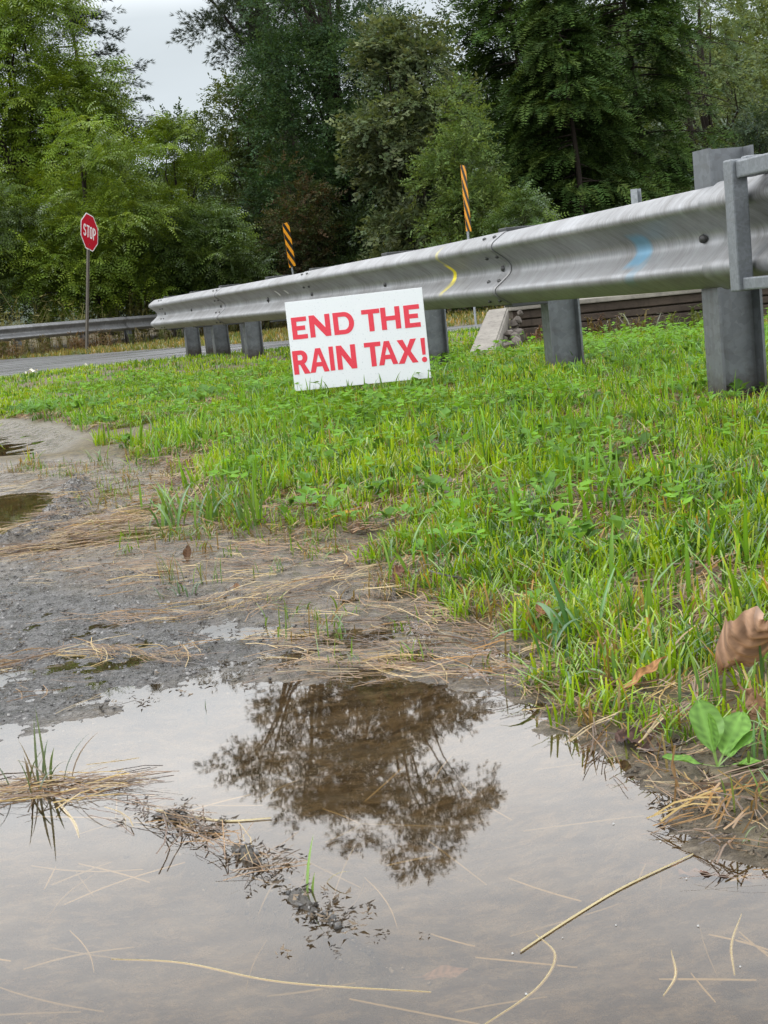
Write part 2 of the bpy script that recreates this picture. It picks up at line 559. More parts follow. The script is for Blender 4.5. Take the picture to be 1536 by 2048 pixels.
# water: Fresnel mirror over the see-through brown water
def water_mat(name, tint, ripple, milk=0.0):
    t = NT(name)
    p = t.pos()
    n = t.noise(t.scale(p, 1.0, 1.8, 1), 14, 3, 0.5)
    nn = t.noise(t.scale(p, 1.0, 2.2, 1), 60, 2, 0.5)
    h = t.math('ADD', n, t.math('MULTIPLY', nn, 0.18))
    nb = t.bump(h, 1.0, ripple)
    fr = t.n('ShaderNodeFresnel', IOR=1.43)
    t.l(nb, fr.inputs['Normal'])
    gl = t.n('ShaderNodeBsdfGlossy', Roughness=0.015)
    gl.inputs['Color'].default_value = (1, 1, 1, 1)
    t.l(nb, gl.inputs['Normal'])
    tr = t.n('ShaderNodeBsdfTransparent')
    tr.inputs[0].default_value = (*tint, 1)
    df = t.n('ShaderNodeBsdfDiffuse')
    df.inputs[0].default_value = (0.22, 0.17, 0.11, 1)
    mm = t.n('ShaderNodeMixShader')
    t.l(t.rng(t.noise(t.scale(p, 1, 2, 1), 9.0, 6, 0.75), 0.45, 0.62, milk * 0.05, milk), mm.inputs[0])
    t.l(tr.outputs[0], mm.inputs[1])
    t.l(df.outputs[0], mm.inputs[2])
    ms = t.n('ShaderNodeMixShader')
    t.l(fr.outputs[0], ms.inputs[0])
    t.l(mm.outputs[0], ms.inputs[1])
    t.l(gl.outputs[0], ms.inputs[2])
    t.l(ms.outputs[0], t.out.inputs['Surface'])
    return t.m


M_WATER = water_mat('puddle_water', (0.92, 0.80, 0.62), 0.000016, 0.12)
M_WATER2 = water_mat('side_puddle_water', (0.85, 0.66, 0.46), 0.00003, 0.16)


def sheet(name, x0, x1, y0, y1, z, mat, n=8):
    xs, ys = np.linspace(x0, x1, n), np.linspace(y0, y1, n)
    a, b = np.meshgrid(xs, ys)
    i = np.arange(n * n).reshape(n, n)
    q = np.stack([i[:-1, :-1], i[:-1, 1:], i[1:, 1:], i[1:, :-1]], -1).reshape(-1, 4)
    return tag(link(name, qmesh(name, np.stack([a.ravel(), b.ravel(), np.full(n * n, z)], -1), q), mat), kind='structure')


sheet('puddle_water', -2.9, 0.62, -0.3, 3.15, 0.0, M_WATER)
sheet('side_puddle_water', -1.95, -0.48, 3.25, 4.95, 0.0162, M_WATER2)
sheet('far_puddle_water', -5.2, -1.15, 5.5, 9.0, 0.0175, M_WATER2)

# road beyond the verge
ROAD = [(-30, 13.0), (-10, 14.8), (-4.9, 16.2), (-3.4, 18.0), (-1.2, 18.6), (2, 17.6), (12, 16.8), (40, 16.0),
        (40, 21.5), (12, 20.8), (2, 20.9), (-1.2, 22.4), (-2.9, 24.6), (-4.7, 26.4), (-7.0, 29.2), (-14, 34), (-30, 42)]


def road():
    half = len(ROAD) // 2
    a = np.array(ROAD[:8])
    b = np.array(ROAD[8:][::-1])
    # resample both sides
    def rs(p, n):
        d = np.concatenate([[0], np.cumsum(np.hypot(*np.diff(p, axis=0).T))])
        t = np.linspace(0, d[-1], n)
        return np.stack([np.interp(t, d, p[:, 0]), np.interp(t, d, p[:, 1])], -1)
    n, mcols = 60, 8
    A_, B_ = rs(a, n), rs(b, n)
    V = []
    for k in range(mcols):
        f = k / (mcols - 1)
        pts = A_ * (1 - f) + B_ * f
        V.append(np.column_stack([pts, np.full(n, -0.066) + 0.012 * math.sin(math.pi * f)]))
    V = np.concatenate(V)
    i = np.arange(mcols * n).reshape(mcols, n)
    q = np.stack([i[:-1, :-1], i[:-1, 1:], i[1:, 1:], i[1:, :-1]], -1).reshape(-1, 4)
    t = NT('wet_asphalt')
    p = t.pos()
    nz = t.noise(p, 60, 4, 0.7)
    nb = t.noise(t.scale(p, 0.3, 1.5, 1), 1.5, 4, 0.6)
    c = t.mix(nz, (0.09, 0.09, 0.095), (0.20, 0.20, 0.205))
    t.bsdf(c, t.rng(nb, 0.35, 0.65, 0.16, 0.38), 0, t.bump(nz, 0.25, 0.003))
    return tag(link('road', qmesh('road', V, q, smooth=True), t.m), kind='structure')


road()

# ------------------------------------------------------------------ guardrail
PATH = [(1.72, 2.45, .590), (1.43, 3.5, .582), (1.114, 4.75, .570), (.893, 5.65, .561), (.444, 7.6, .548), (-.03, 9.3, .541), (-.445, 10.8, .534), (-1.03, 12.7, .523), (-1.55, 14.35, .514), (-2.02, 15.8, .504), (-2.24, 16.5, .500)]


def catmull(P, n):
    P = np.array(P, float)
    P = np.vstack([2 * P[0] - P[1], P, 2 * P[-1] - P[-2]])
    out = []
    for i in range(1, len(P) - 2):
        t = np.linspace(0, 1, n, endpoint=False)[:, None]
        a, b, c, d = P[i - 1], P[i], P[i + 1], P[i + 2]
        out.append(0.5 * (2 * b + (c - a) * t + (2 * a - 5 * b + 4 * c - d) * t ** 2 + (3 * b - a - 3 * c + d) * t ** 3))
    out.append(P[-2][None])
    return np.vstack(out)


def resample(P, step):
    d = np.concatenate([[0], np.cumsum(np.linalg.norm(np.diff(P, axis=0), axis=1))])
    n = max(2, int(round(d[-1] / step)) + 1)
    t = np.linspace(0, d[-1], n)
    return np.stack([np.interp(t, d, P[:, k]) for k in range(3)], -1), t


# W profile: (depth towards traffic, height) from the top edge to the bottom edge
PROF = [(.006, .156), (.016, .154), (.034, .143), (.062, .124), (.076, .113), (.082, .102), (.082, .092), (.076, .082), (.060, .070), (.030, .047), (.012, .031), (.003, .018), (.0, .006), (.0, -.006), (.003, -.018), (.012, -.031), (.030, -.047), (.060, -.070), (.076, -.082), (.082, -.092), (.082, -.102), (.076, -.113), (.062, -.124), (.034, -.143), (.016, -.154), (.006, -.156)]
PROF = catmull([(a, b, 0) for a, b in PROF], 2)[:, :2]
PR_S = np.concatenate([[0], np.cumsum(np.hypot(*np.diff(PROF, axis=0).T))])


def prof_at(z):
    """(depth, normal depth, normal z) on the profile at height z, on the rail's outside"""
    i = int(np.argmin(abs(PROF[:, 1] - z)))
    i = min(max(i, 1), len(PROF) - 2)
    d = PROF[i + 1] - PROF[i - 1]
    nrm = np.array([-d[1], d[0]])
    nrm /= np.linalg.norm(nrm) + 1e-9
    return PROF[i][0], nrm[0], nrm[1]


def rail_mesh(name, pts, u0, off=0.0, thick=0.0032):
    """Sheet steel swept along pts; traffic side is to the left of the direction of travel."""
    T = np.gradient(pts, axis=0)
    T[:, 2] = 0
    T /= np.linalg.norm(T, axis=1)[:, None]
    N = np.stack([-T[:, 1], T[:, 0], 0 * T[:, 0]], -1)
    d = np.concatenate([[0], np.cumsum(np.linalg.norm(np.diff(pts, axis=0), axis=1))])
    n, k = len(pts), len(PROF)
    nrm = np.zeros_like(PROF)
    dd = np.gradient(PROF, axis=0)
    nrm[:, 0], nrm[:, 1] = -dd[:, 1], dd[:, 0]
    nrm /= np.linalg.norm(nrm, axis=1)[:, None]
    VV, UV = [], []
    for side in (0, 1):
        pr = PROF + nrm * (off - side * thick)
        v = pts[:, None, :] + N[:, None, :] * pr[None, :, 0, None] + np.array([0, 0, 1.0])[None, None] * pr[None, :, 1, None]
        VV.append(v.reshape(-1, 3))
        UV.append(np.stack(np.broadcast_arrays((u0 + d)[:, None], PR_S[None, :]), -1).reshape(-1, 2))
    V, UV = np.vstack(VV), np.vstack(UV)
    i = np.arange(n * k).reshape(n, k)
    j = i + n * k
    q = [np.stack([i[:-1, :-1], i[:-1, 1:], i[1:, 1:], i[1:, :-1]], -1).reshape(-1, 4),
         np.stack([j[:-1, :-1], j[1:, :-1], j[1:, 1:], j[:-1, 1:]], -1).reshape(-1, 4)]
    def strip(a, b):
        return np.stack([a[:-1], a[1:], b[1:], b[:-1]], -1)
    q += [strip(i[:, 0], j[:, 0]), strip(j[:, -1], i[:, -1]), strip(j[0], i[0]), strip(i[-1], j[-1])]
    return qmesh(name, V, np.vstack(q), uv=UV, smooth=True)


FULL = catmull(PATH, 14)
# bullnose at the far end and a short return behind
tdir = np.array([-.30, .954]); tdir /= np.linalg.norm(tdir)
ndir = np.array([-tdir[1], tdir[0]])                   # towards traffic
e0 = FULL[-1]
rad = 0.27
nose = []
cx_, cy_ = e0[0] - ndir[0] * rad, e0[1] - ndir[1] * rad
for a in np.linspace(0.12, math.pi, 16):
    p = np.array([cx_, cy_]) + ndir * rad * math.cos(a) + tdir * rad * math.sin(a)
    nose.append((p[0], p[1], e0[2]))
back = []
p_end = np.array(nose[-1][:2])
for s_ in np.linspace(0.3, 3.8, 10):
    p = p_end - tdir * s_
    back.append((p[0], p[1], e0[2] + 0.004 * s_))
S_MAIN, D_MAIN = resample(FULL, 0.05)


def at_y(y):
    """index and arc length of the main rail where it passes world Y"""
    i = int(np.argmin(abs(S_MAIN[:, 1] - y)))
    return i, D_MAIN[i]


U_YEL = at_y(7.52)[1]
U_BLU = at_y(5.28)[1]
U_SC = at_y(11.35)[1]
VT = PR_S[-1]
SPRAYS = [
    (U_YEL - .030, U_YEL + .022, .02, .34, .30, (0.66, 0.58, 0.10), 0.38),
    (U_YEL - .034, U_YEL + .034, .15, .28, .30, (0.88, 0.74, 0.02), 1.0),
    (U_YEL - .055, U_YEL + .020, .22, .37, .55, (0.80, 0.68, 0.05), 0.5),
    (U_BLU - .08, U_BLU + .08, .16, .33, .35, (0.12, 0.36, 0.55), 0.62),
    (U_BLU - .12, U_BLU - .02, .22, .42, .60, (0.16, 0.36, 0.50), 0.30),
    (U_SC - .03, U_SC + .03, .15, .22, .0, (0.85, 0.85, 0.84), 0.8),
    (U_SC - .30, U_SC - .24, .16, .21, .0, (0.85, 0.85, 0.84), 0.7),
]
M_RAIL = rail_mat()
M_BOLT = simple('bolt_steel', (0.06, 0.06, 0.06), 0.5, 0.6, 0.3, 60)
M_HOLE = simple('slot_shadow_steel', (0.012, 0.012, 0.012), 0.7, 0.3, 0.2, 60)
M_BLOCK = simple('blockout_composite', (0.045, 0.048, 0.05), 0.55, 0.0, 0.3, 14, 0.002)

guard = empty('guardrail', (PATH[2][0], PATH[2][1], 0.08))
tag(guard, 'long dented galvanised guardrail with yellow and blue paint marks running over the verge', 'guardrail')
Gi = Matrix.Translation(-guard.location)


def under(o, root):
    """parent o, given in world coordinates, under root"""
    o.parent = root
    o.matrix_parent_inverse = Matrix.Translation(-root.location) if root.rotation_euler[:] == (0, 0, 0) else root.matrix_basis.inverted()
    return o


BOLT_Y = [4.83, 6.78, 8.72, 10.42, 11.75, 13.38, 14.7, 16.0]
SPL = [2.45, 4.52, 6.78, 10.42, 13.38, 16.6]


def seg_between(y0, y1):
    i0, i1 = at_y(y0)[0], at_y(y1)[0]
    return S_MAIN[i0:i1 + 1], D_MAIN[i0]


for k in range(len(SPL) - 1):
    y0 = SPL[k] - (0.13 if k else 0)
    y1 = SPL[k + 1] + (0.13 if k < len(SPL) - 2 else 0)
    pts, u0 = seg_between(y0, y1)
    off = 0.0 if k % 2 else 0.0042
    if k == 0:
        off = 0.0085
    under(link('rail_section', rail_mesh('rail_section', pts, u0, off), M_RAIL), guard)
npts = catmull([tuple(S_MAIN[-4])] + nose + back, 5)
npts, _ = resample(npts, 0.03)
under(link('end_section', rail_mesh('end_section', npts, D_MAIN[-1] + 2.0, 0.0042), M_RAIL), guard)


def frame_on_rail(y, z, out=0.0):
    i, _ = at_y(y)
    t = S_MAIN[min(i + 2, len(S_MAIN) - 1)] - S_MAIN[max(i - 2, 0)]
    t[2] = 0
    t = t / np.linalg.norm(t)
    n = np.array([-t[1], t[0], 0])
    dep, nd, nz = prof_at(z)
    nrm = n * nd + np.array([0, 0, nz])
    p = S_MAIN[i] + n * dep + np.array([0, 0, z]) + nrm * out
    return Vector(p), Vector(nrm).normalized(), Vector(t)


def dome_mesh(name, rx, ry, h, seg=10):
    V = [(rx * math.cos(a), ry * math.sin(a), -0.002) for a in np.linspace(0, 2 * math.pi, seg, endpoint=False)]
    V += [(rx * .75 * math.cos(a), ry * .75 * math.sin(a), h * .75) for a in np.linspace(0, 2 * math.pi, seg, endpoint=False)]
    V.append((0, 0, h))
    F = [(i, (i + 1) % seg, seg + (i + 1) % seg, seg + i) for i in range(seg)] + [(seg + i, seg + (i + 1) % seg, 2 * seg) for i in range(seg)]
    return pmesh(name, V, F, True)


def hex_mesh(name, r, h):
    V = [(r * math.cos(a), r * math.sin(a), z) for z in (-0.003, h) for a in np.linspace(0, 2 * math.pi, 6, endpoint=False)]
    V += [(r * .5 * math.cos(a), r * .5 * math.sin(a), h + r * .35) for a in np.linspace(0, 2 * math.pi, 6, endpoint=False)]
    V += [(r * .5 * math.cos(a), r * .5 * math.sin(a), h) for a in np.linspace(0, 2 * math.pi, 6, endpoint=False)]
    F = [(i, (i + 1) % 6, 6 + (i + 1) % 6, 6 + i) for i in range(6)] + [(6 + i, 6 + (i + 1) % 6, 18 + (i + 1) % 6, 18 + i) for i in range(6)]
    F += [(18 + i, 18 + (i + 1) % 6, 12 + (i + 1) % 6, 12 + i) for i in range(6)] + [(12, 13, 14, 15, 16, 17)]
    return pmesh(name, V, F)


ME_BOLT = dome_mesh('splice_bolt', .019, .0085, .006)
ME_SLOT = dome_mesh('slot', .030, .013, .0015)
ME_PB = dome_mesh('post_bolt', .017, .015, .009)
ME_HEX = hex_mesh('hex_nut', .019, .02)
for me_, mt in ((ME_BOLT, M_BOLT), (ME_SLOT, M_HOLE), (ME_PB, M_BOLT), (ME_HEX, M_BOLT)):
    me_.materials.append(mt)


def place_on_rail(name, me, y, z, out=0.004, swap=False):
    p, n, t = frame_on_rail(y, z, out)
    o = bpy.data.objects.new(name, me)
    C.objects.link(o)
    x = t if not swap else n.cross(t)
    yv = n.cross(x)
    M = Matrix((x, yv, n)).transposed().to_4x4()
    M.translation = p
    o.parent = guard
    o.matrix_parent_inverse = Gi
    o.matrix_basis = M
    return o


for k, y in enumerate(BOLT_Y):
    place_on_rail('bolt_slot', ME_SLOT if k else ME_SLOT, y, 0.0, 0.0052, swap=(k != 0))
    place_on_rail('bolt', ME_PB, y + 0.004, 0.0, 0.007)
for y in (6.78, 10.42, 13.38, 16.0):
    for dy in (-0.065, 0.065):
        for z in (0.137, 0.055, -0.055, -0.137):
            place_on_rail('bolt', ME_BOLT, y + dy, z, 0.0048)
for y, z in ((3.95, 0.055), (3.95, -0.045), (4.28, -0.03), (4.2, 0.045), (3.6, 0.03)):
    place_on_rail('hex_nut', ME_HEX, y, z, 0.010)


def ibeam(name, depth, width, h0, h1, tw=0.0065, tf=0.009):
    """I section: local x is depth, flanges at both ends"""
    d, b = depth / 2, width / 2
    o = [(-d, -b), (-d + tf, -b), (-d + tf, -tw / 2), (d - tf, -tw / 2), (d - tf, -b), (d, -b), (d, b), (d - tf, b), (d - tf, tw / 2), (-d + tf, tw / 2), (-d + tf, b), (-d, b)]
    n = len(o)
    V = [(x, y, h0) for x, y in o] + [(x, y, h1) for x, y in o]
    F = [(i, (i + 1) % n, n + (i + 1) % n, n + i) for i in range(n)]
    for base in (0, n):
        for q in ((0, 1, 10, 11), (4, 5, 6, 7), (2, 3, 8, 9)):
            F.append(tuple(base + i for i in q))
    me = pmesh(name, V, F)
    bm = bmesh.new(); bm.from_mesh(me)
    bmesh.ops.recalc_face_normals(bm, faces=bm.faces)
    bm.to_mesh(me); bm.free()
    return me


def place_z(me, p, n, z=0.0, lean=0.0):
    ang = math.atan2(n[1], n[0])
    return Matrix.Translation((p[0], p[1], z)) @ Matrix.Rotation(ang, 4, 'Z') @ Matrix.Rotation(lean, 4, 'Y')


ME_P = ibeam('post', .15, .10, -.35, .64)
ME_P.materials.append(M_POST)
ME_NP = ibeam('post', .155, .11, -.25, .845)
ME_NP.materials.append(M_POST)
ME_BO = box_mesh('blockout', -.085, .085, -.055, .055, -.175, .175, .004)
ME_BO.materials.append(M_BLOCK)
for k, y in enumerate(BOLT_Y):
    i, _ = at_y(y)
    p = S_MAIN[i]
    _, n, t = frame_on_rail(y, 0.0)
    n = np.array([n[0], n[1]]); n /= np.linalg.norm(n)
    if k == 0:
        q = p[:2] - n * 0.083
        o = link('post', ME_NP, None)
        o.parent = guard; o.matrix_parent_inverse = Gi
        o.matrix_basis = place_z(None, q, n)
        o['label'] = 'tall wide post whose top stands above the rail'
        continue
    q = p[:2] - n * 0.088
    o = link('blockout', ME_BO, None)
    o.parent = guard; o.matrix_parent_inverse = Gi
    o.matrix_basis = place_z(None, q, n, p[2] + 0.002 * (k % 3))
    q = p[:2] - n * 0.250
    o = link('post', ME_P, None)
    o.parent = guard; o.matrix_parent_inverse = Gi
    o.matrix_basis = place_z(None, q, n, p[2] - 0.50, 0.01 * math.sin(k * 2.3))
# posts of the short return behind
for s_ in (0.55, 2.3):
    q = p_end - tdir * s_ + ndir * 0.085
    o = link('post', ME_P, None)
    o.parent = guard; o.matrix_parent_inverse = Gi
    o.matrix_basis = place_z(None, q, -ndir, e0[2] - 0.54)

# another post just past the frame's right edge side and the backing plate of the near post
def tube_box(name, p0, p1, w_, h_, mat, parent, bev=0.005):
    """square tube between two world points"""
    p0, p1 = Vector(p0), Vector(p1)
    L = (p1 - p0).length
    me = box_mesh(name, -w_ / 2, w_ / 2, -h_ / 2, h_ / 2, 0, L, bev)
    o = link(name, me, mat)
    z = (p1 - p0).normalized()
    ref = Vector((-0.25, 0.97, 0)) if abs(z.z) > .7 else Vector((0, 0, 1))
    y = z.cross(ref).normalized()
    x = y.cross(z)
    M = Matrix((x, y, z)).transposed().to_4x4()
    M.translation = p0
    o.matrix_basis = M
    under_m(o, parent)
    return o


def under_m(o, root):
    mb = o.matrix_basis.copy()
    o.parent = root
    o.matrix_parent_inverse = Matrix.Translation(-Vector(root.location))
    o.matrix_basis = mb


brk = empty('bracket_frame', (1.10, 4.40, 0.35))
tag(brk, 'square steel tube bracket frame clamped over the near end of the guardrail', 'bracket')
tt = Vector((0.262, -0.965, 0))
bp = Vector((1.098, 4.34, 0)) + Vector((0, 0, 0))
bo = Vector((-0.012, -0.003, 0))
tube_box('upright', bp + bo + Vector((0, 0, .405)), bp + bo + Vector((0, 0, .775)), .05, .05, M_TUBE, brk)
tube_box('crossbar', bp + tt * .0255 + Vector((.0, 0, .745)), bp + tt * 0.75 + Vector((0, 0, .758)), .048, .05, M_TUBE, brk)
tube_box('crossbar', bp + tt * .0255 + Vector((.0, 0, .425)), bp + tt * 0.75 + Vector((0, 0, .432)), .036, .05, M_TUBE, brk)
tube_box('upright', bp + bo + tt * .78 + Vector((0, 0, .405)), bp + bo + tt * .78 + Vector((0, 0, .775)), .05, .05, M_TUBE, brk)
tube_box('hook_arm', bp + bo + Vector((.028, .008, .758)), bp + Vector((.22, .06, .758)), .05, .034, M_TUBE, brk)

# far guardrail
FP = catmull([(-17.0, 24.5, .48), (-12.0, 28.0, .45), (-7.7, 32.0, .412), (-4.79, 36.0, .350), (-2.3, 39.0, .31), (1.5, 42.5, .28)], 12)
FS, FD = resample(FP, 0.12)
fg = empty('guardrail', (FS[0][0], FS[0][1], -0.1))
tag(fg, 'low weathered guardrail along the far side of the road behind the stop sign', 'guardrail')
fpath = FS[::-1].copy()
# traffic side must face the camera: travel from right to left
nsec = 5
cuts = np.linspace(0, len(fpath) - 1, nsec + 1).astype(int)
for k in range(nsec):
    under(link('rail_section', rail_mesh('rail_section', fpath[cuts[k]:min(cuts[k + 1] + 2, len(fpath))][::-1].copy() if False else fpath[cuts[k]:min(cuts[k + 1] + 2, len(fpath))], 40 + k * 5.0, 0.0 if k % 2 else 0.004), M_RAIL), fg)
ME_FP = ibeam('post', .15, .11, -.75, .14)
ME_FP.materials.append(M_POST)
for y in (25.5, 27.6, 29.5, 31.0, 32.4, 33.9, 35.1, 36.4, 37.6, 38.8, 40.3, 41.6):
    i = int(np.argmin(abs(FS[:, 1] - y)))
    t = FS[min(i + 1, len(FS) - 1)] - FS[max(i - 1, 0)]
    n = np.array([t[1], -t[0]]); n /= np.linalg.norm(n)
    q = FS[i][:2] - n * 0.09
    o = link('post', ME_FP, None)
    o.parent = fg; o.matrix_parent_inverse = Matrix.Translation(-fg.location)
    o.matrix_basis = place_z(None, q, n, FS[i][2], 0.03 * math.sin(y * 3))

# ------------------------------------------------------------------ bridge wall behind
def conc_mat(name, a, b):
    t = NT(name)
    p = t.pos()
    n = t.noise(t.scale(p, 1, 1, 3), 2.5, 6, 0.65)
    n2 = t.noise(p, 30, 5, 0.7)
    c = t.mix(t.rng(n, 0.3, 0.7), a, b)
    c = t.mix(t.math('MULTIPLY', t.rng(n2, 0.5, 0.75), 0.5), c, [x * 0.45 for x in a])
    drip = t.rng(t.noise(t.scale(p, 10, 10, 0.7), 1.6, 4, 0.7), 0.52, 0.7)
    c = t.mix(t.math('MULTIPLY', drip, 0.45), c, [x * 0.5 for x in a])
    t.bsdf(c, 0.75, 0, t.bump(n2, 0.6, 0.006), 0.3)
    return t.m


M_CD = conc_mat('stained_dark_concrete', (0.034, 0.025, 0.019), (0.080, 0.060, 0.046))
M_CL = conc_mat('pale_concrete', (0.17, 0.155, 0.135), (0.29, 0.27, 0.235))
wall = empty('concrete_wall', (1.1, 11.5, 0.0))
tag(wall, 'low dark stained concrete bridge wall with long grooves behind the guardrail posts', 'wall')
WT = 0.305
for z0, z1, yo in ((-.12, .128, 0.0), (.140, .190, .004), (.202, .266, .0)):
    under(link('concrete_band', box_mesh('concrete_band', 1.12, 9.0, 11.48 + yo, 11.9, z0, z1, .006), M_CD), wall)
under(link('wall_core', box_mesh('wall_core', 1.14, 8.98, 11.515, 11.88, -.11, .27), M_CD), wall)
under(link('coping', box_mesh('coping', 1.10, 9.02, 11.45, 11.94, .268, WT, .008), M_CL), wall)
me = pmesh('end_slab', [(.70, 10.55, -.06), (.90, 10.55, -.06), (1.095, 11.5, -.06), (.92, 11.6, -.06), (.70, 10.55, .03), (.875, 10.53, .03), (1.085, 11.42, .30), (.93, 11.45, .295)],
           [(0, 3, 2, 1), (4, 5, 6, 7), (0, 1, 5, 4), (1, 2, 6, 5), (2, 3, 7, 6), (3, 0, 4, 7)])
bm = bmesh.new(); bm.from_mesh(me)
bmesh.ops.bevel(bm, geom=bm.edges[:], offset=.012, segments=2, affect='EDGES')
bm.to_mesh(me); bm.free()
under(link('end_slab', me, M_CL), wall)


def rock_mesh(name, r, seed):
    g = np.random.default_rng(seed)
    bm = bmesh.new()
    bmesh.ops.create_icosphere(bm, subdivisions=1, radius=r)
    for v in bm.verts:
        v.co *= g.uniform(.7, 1.25)
        v.co.z *= .65
    me = bpy.data.meshes.new(name)
    bm.to_mesh(me); bm.free()
    return me


M_ROCK = conc_mat('rubble', (0.07, 0.058, 0.05), (0.17, 0.15, 0.13))
rocks = [rock_mesh('rubble_stone', .05, s) for s in range(4)]
for r_ in rocks: r_.materials.append(M_ROCK)
for k in range(16):
    f = rng.random()
    x, y = 0.99 + .14 * f + rng.uniform(-.02, .06), 10.75 + .68 * f + rng.uniform(-.04, .04)
    o = bpy.data.objects.new('stone', rocks[k % 4])
    C.objects.link(o)
    o.location = (x, y, .03 + .22 * f * rng.uniform(.2, 1))
    o.rotation_euler = tuple(rng.uniform(0, 6, 3))
    s = rng.uniform(.6, 1.2); o.scale = (s, s, s)
    under_m(o, wall)

o = link('steel_post', ibeam('steel_post', .075, .06, -.2, 1.16, .006, .007), M_BACK, None, (2.40, 13.0, 0), (0, 0, 0.9))
tag(o, 'small grey steel post poking up behind the guardrail by the hemlocks', 'post')

# ------------------------------------------------------------------ sign board
M_BOARD = NT('white_corrugated_plastic')
_n = M_BOARD.noise(M_BOARD.obj(), 130, 2, 0.5)
_c = M_BOARD.mix(M_BOARD.rng(_n, .62, .72), (0.74, 0.77, 0.80), (0.56, 0.60, 0.64))
M_BOARD.bsdf(_c, 0.32)
M_BOARD = M_BOARD.m
t_ = NT('red_print')
_n = t_.noise(t_.obj(), 130, 2, 0.5)
t_.bsdf(t_.mix(t_.rng(_n, .62, .72), (0.72, 0.045, 0.075), (0.50, 0.02, 0.04)), 0.32)
M_RED = t_.m


def shape2d(name, loops, ext, mat, parent, y, label=None):
    """flat print: closed outlines (first solid, the rest cut holes or are further solids), standing in local xz, facing -y"""
    cu = bpy.data.curves.new(name, 'CURVE')
    cu.dimensions = '2D'
    cu.fill_mode = 'BOTH'
    cu.extrude = ext
    for lp in loops:
        sp = cu.splines.new('POLY')
        sp.points.add(len(lp) - 1)
        for p_, (a, b) in zip(sp.points, lp):
            p_.co = (a, b, 0, 1)
        sp.use_cyclic_u = True
    tmp = bpy.data.objects.new(name, cu)
    C.objects.link(tmp)
    dg = bpy.context.evaluated_depsgraph_get()
    me = bpy.data.meshes.new_from_object(tmp.evaluated_get(dg))
    bpy.data.objects.remove(tmp)
    bpy.data.curves.remove(cu)
    me.name = name
    me.materials.clear()
    me.materials.append(mat)
    o = bpy.data.objects.new(name, me)
    C.objects.link(o)
    o.parent = parent
    o.rotation_euler = (math.pi / 2, 0, 0)
    o.location = (0, y, 0)
    return o


def arc(cx, cy, rx, ry, a0, a1, n=12):
    return [(cx + rx * math.cos(math.radians(a)), cy + ry * math.sin(math.radians(a))) for a in np.linspace(a0, a1, n)]


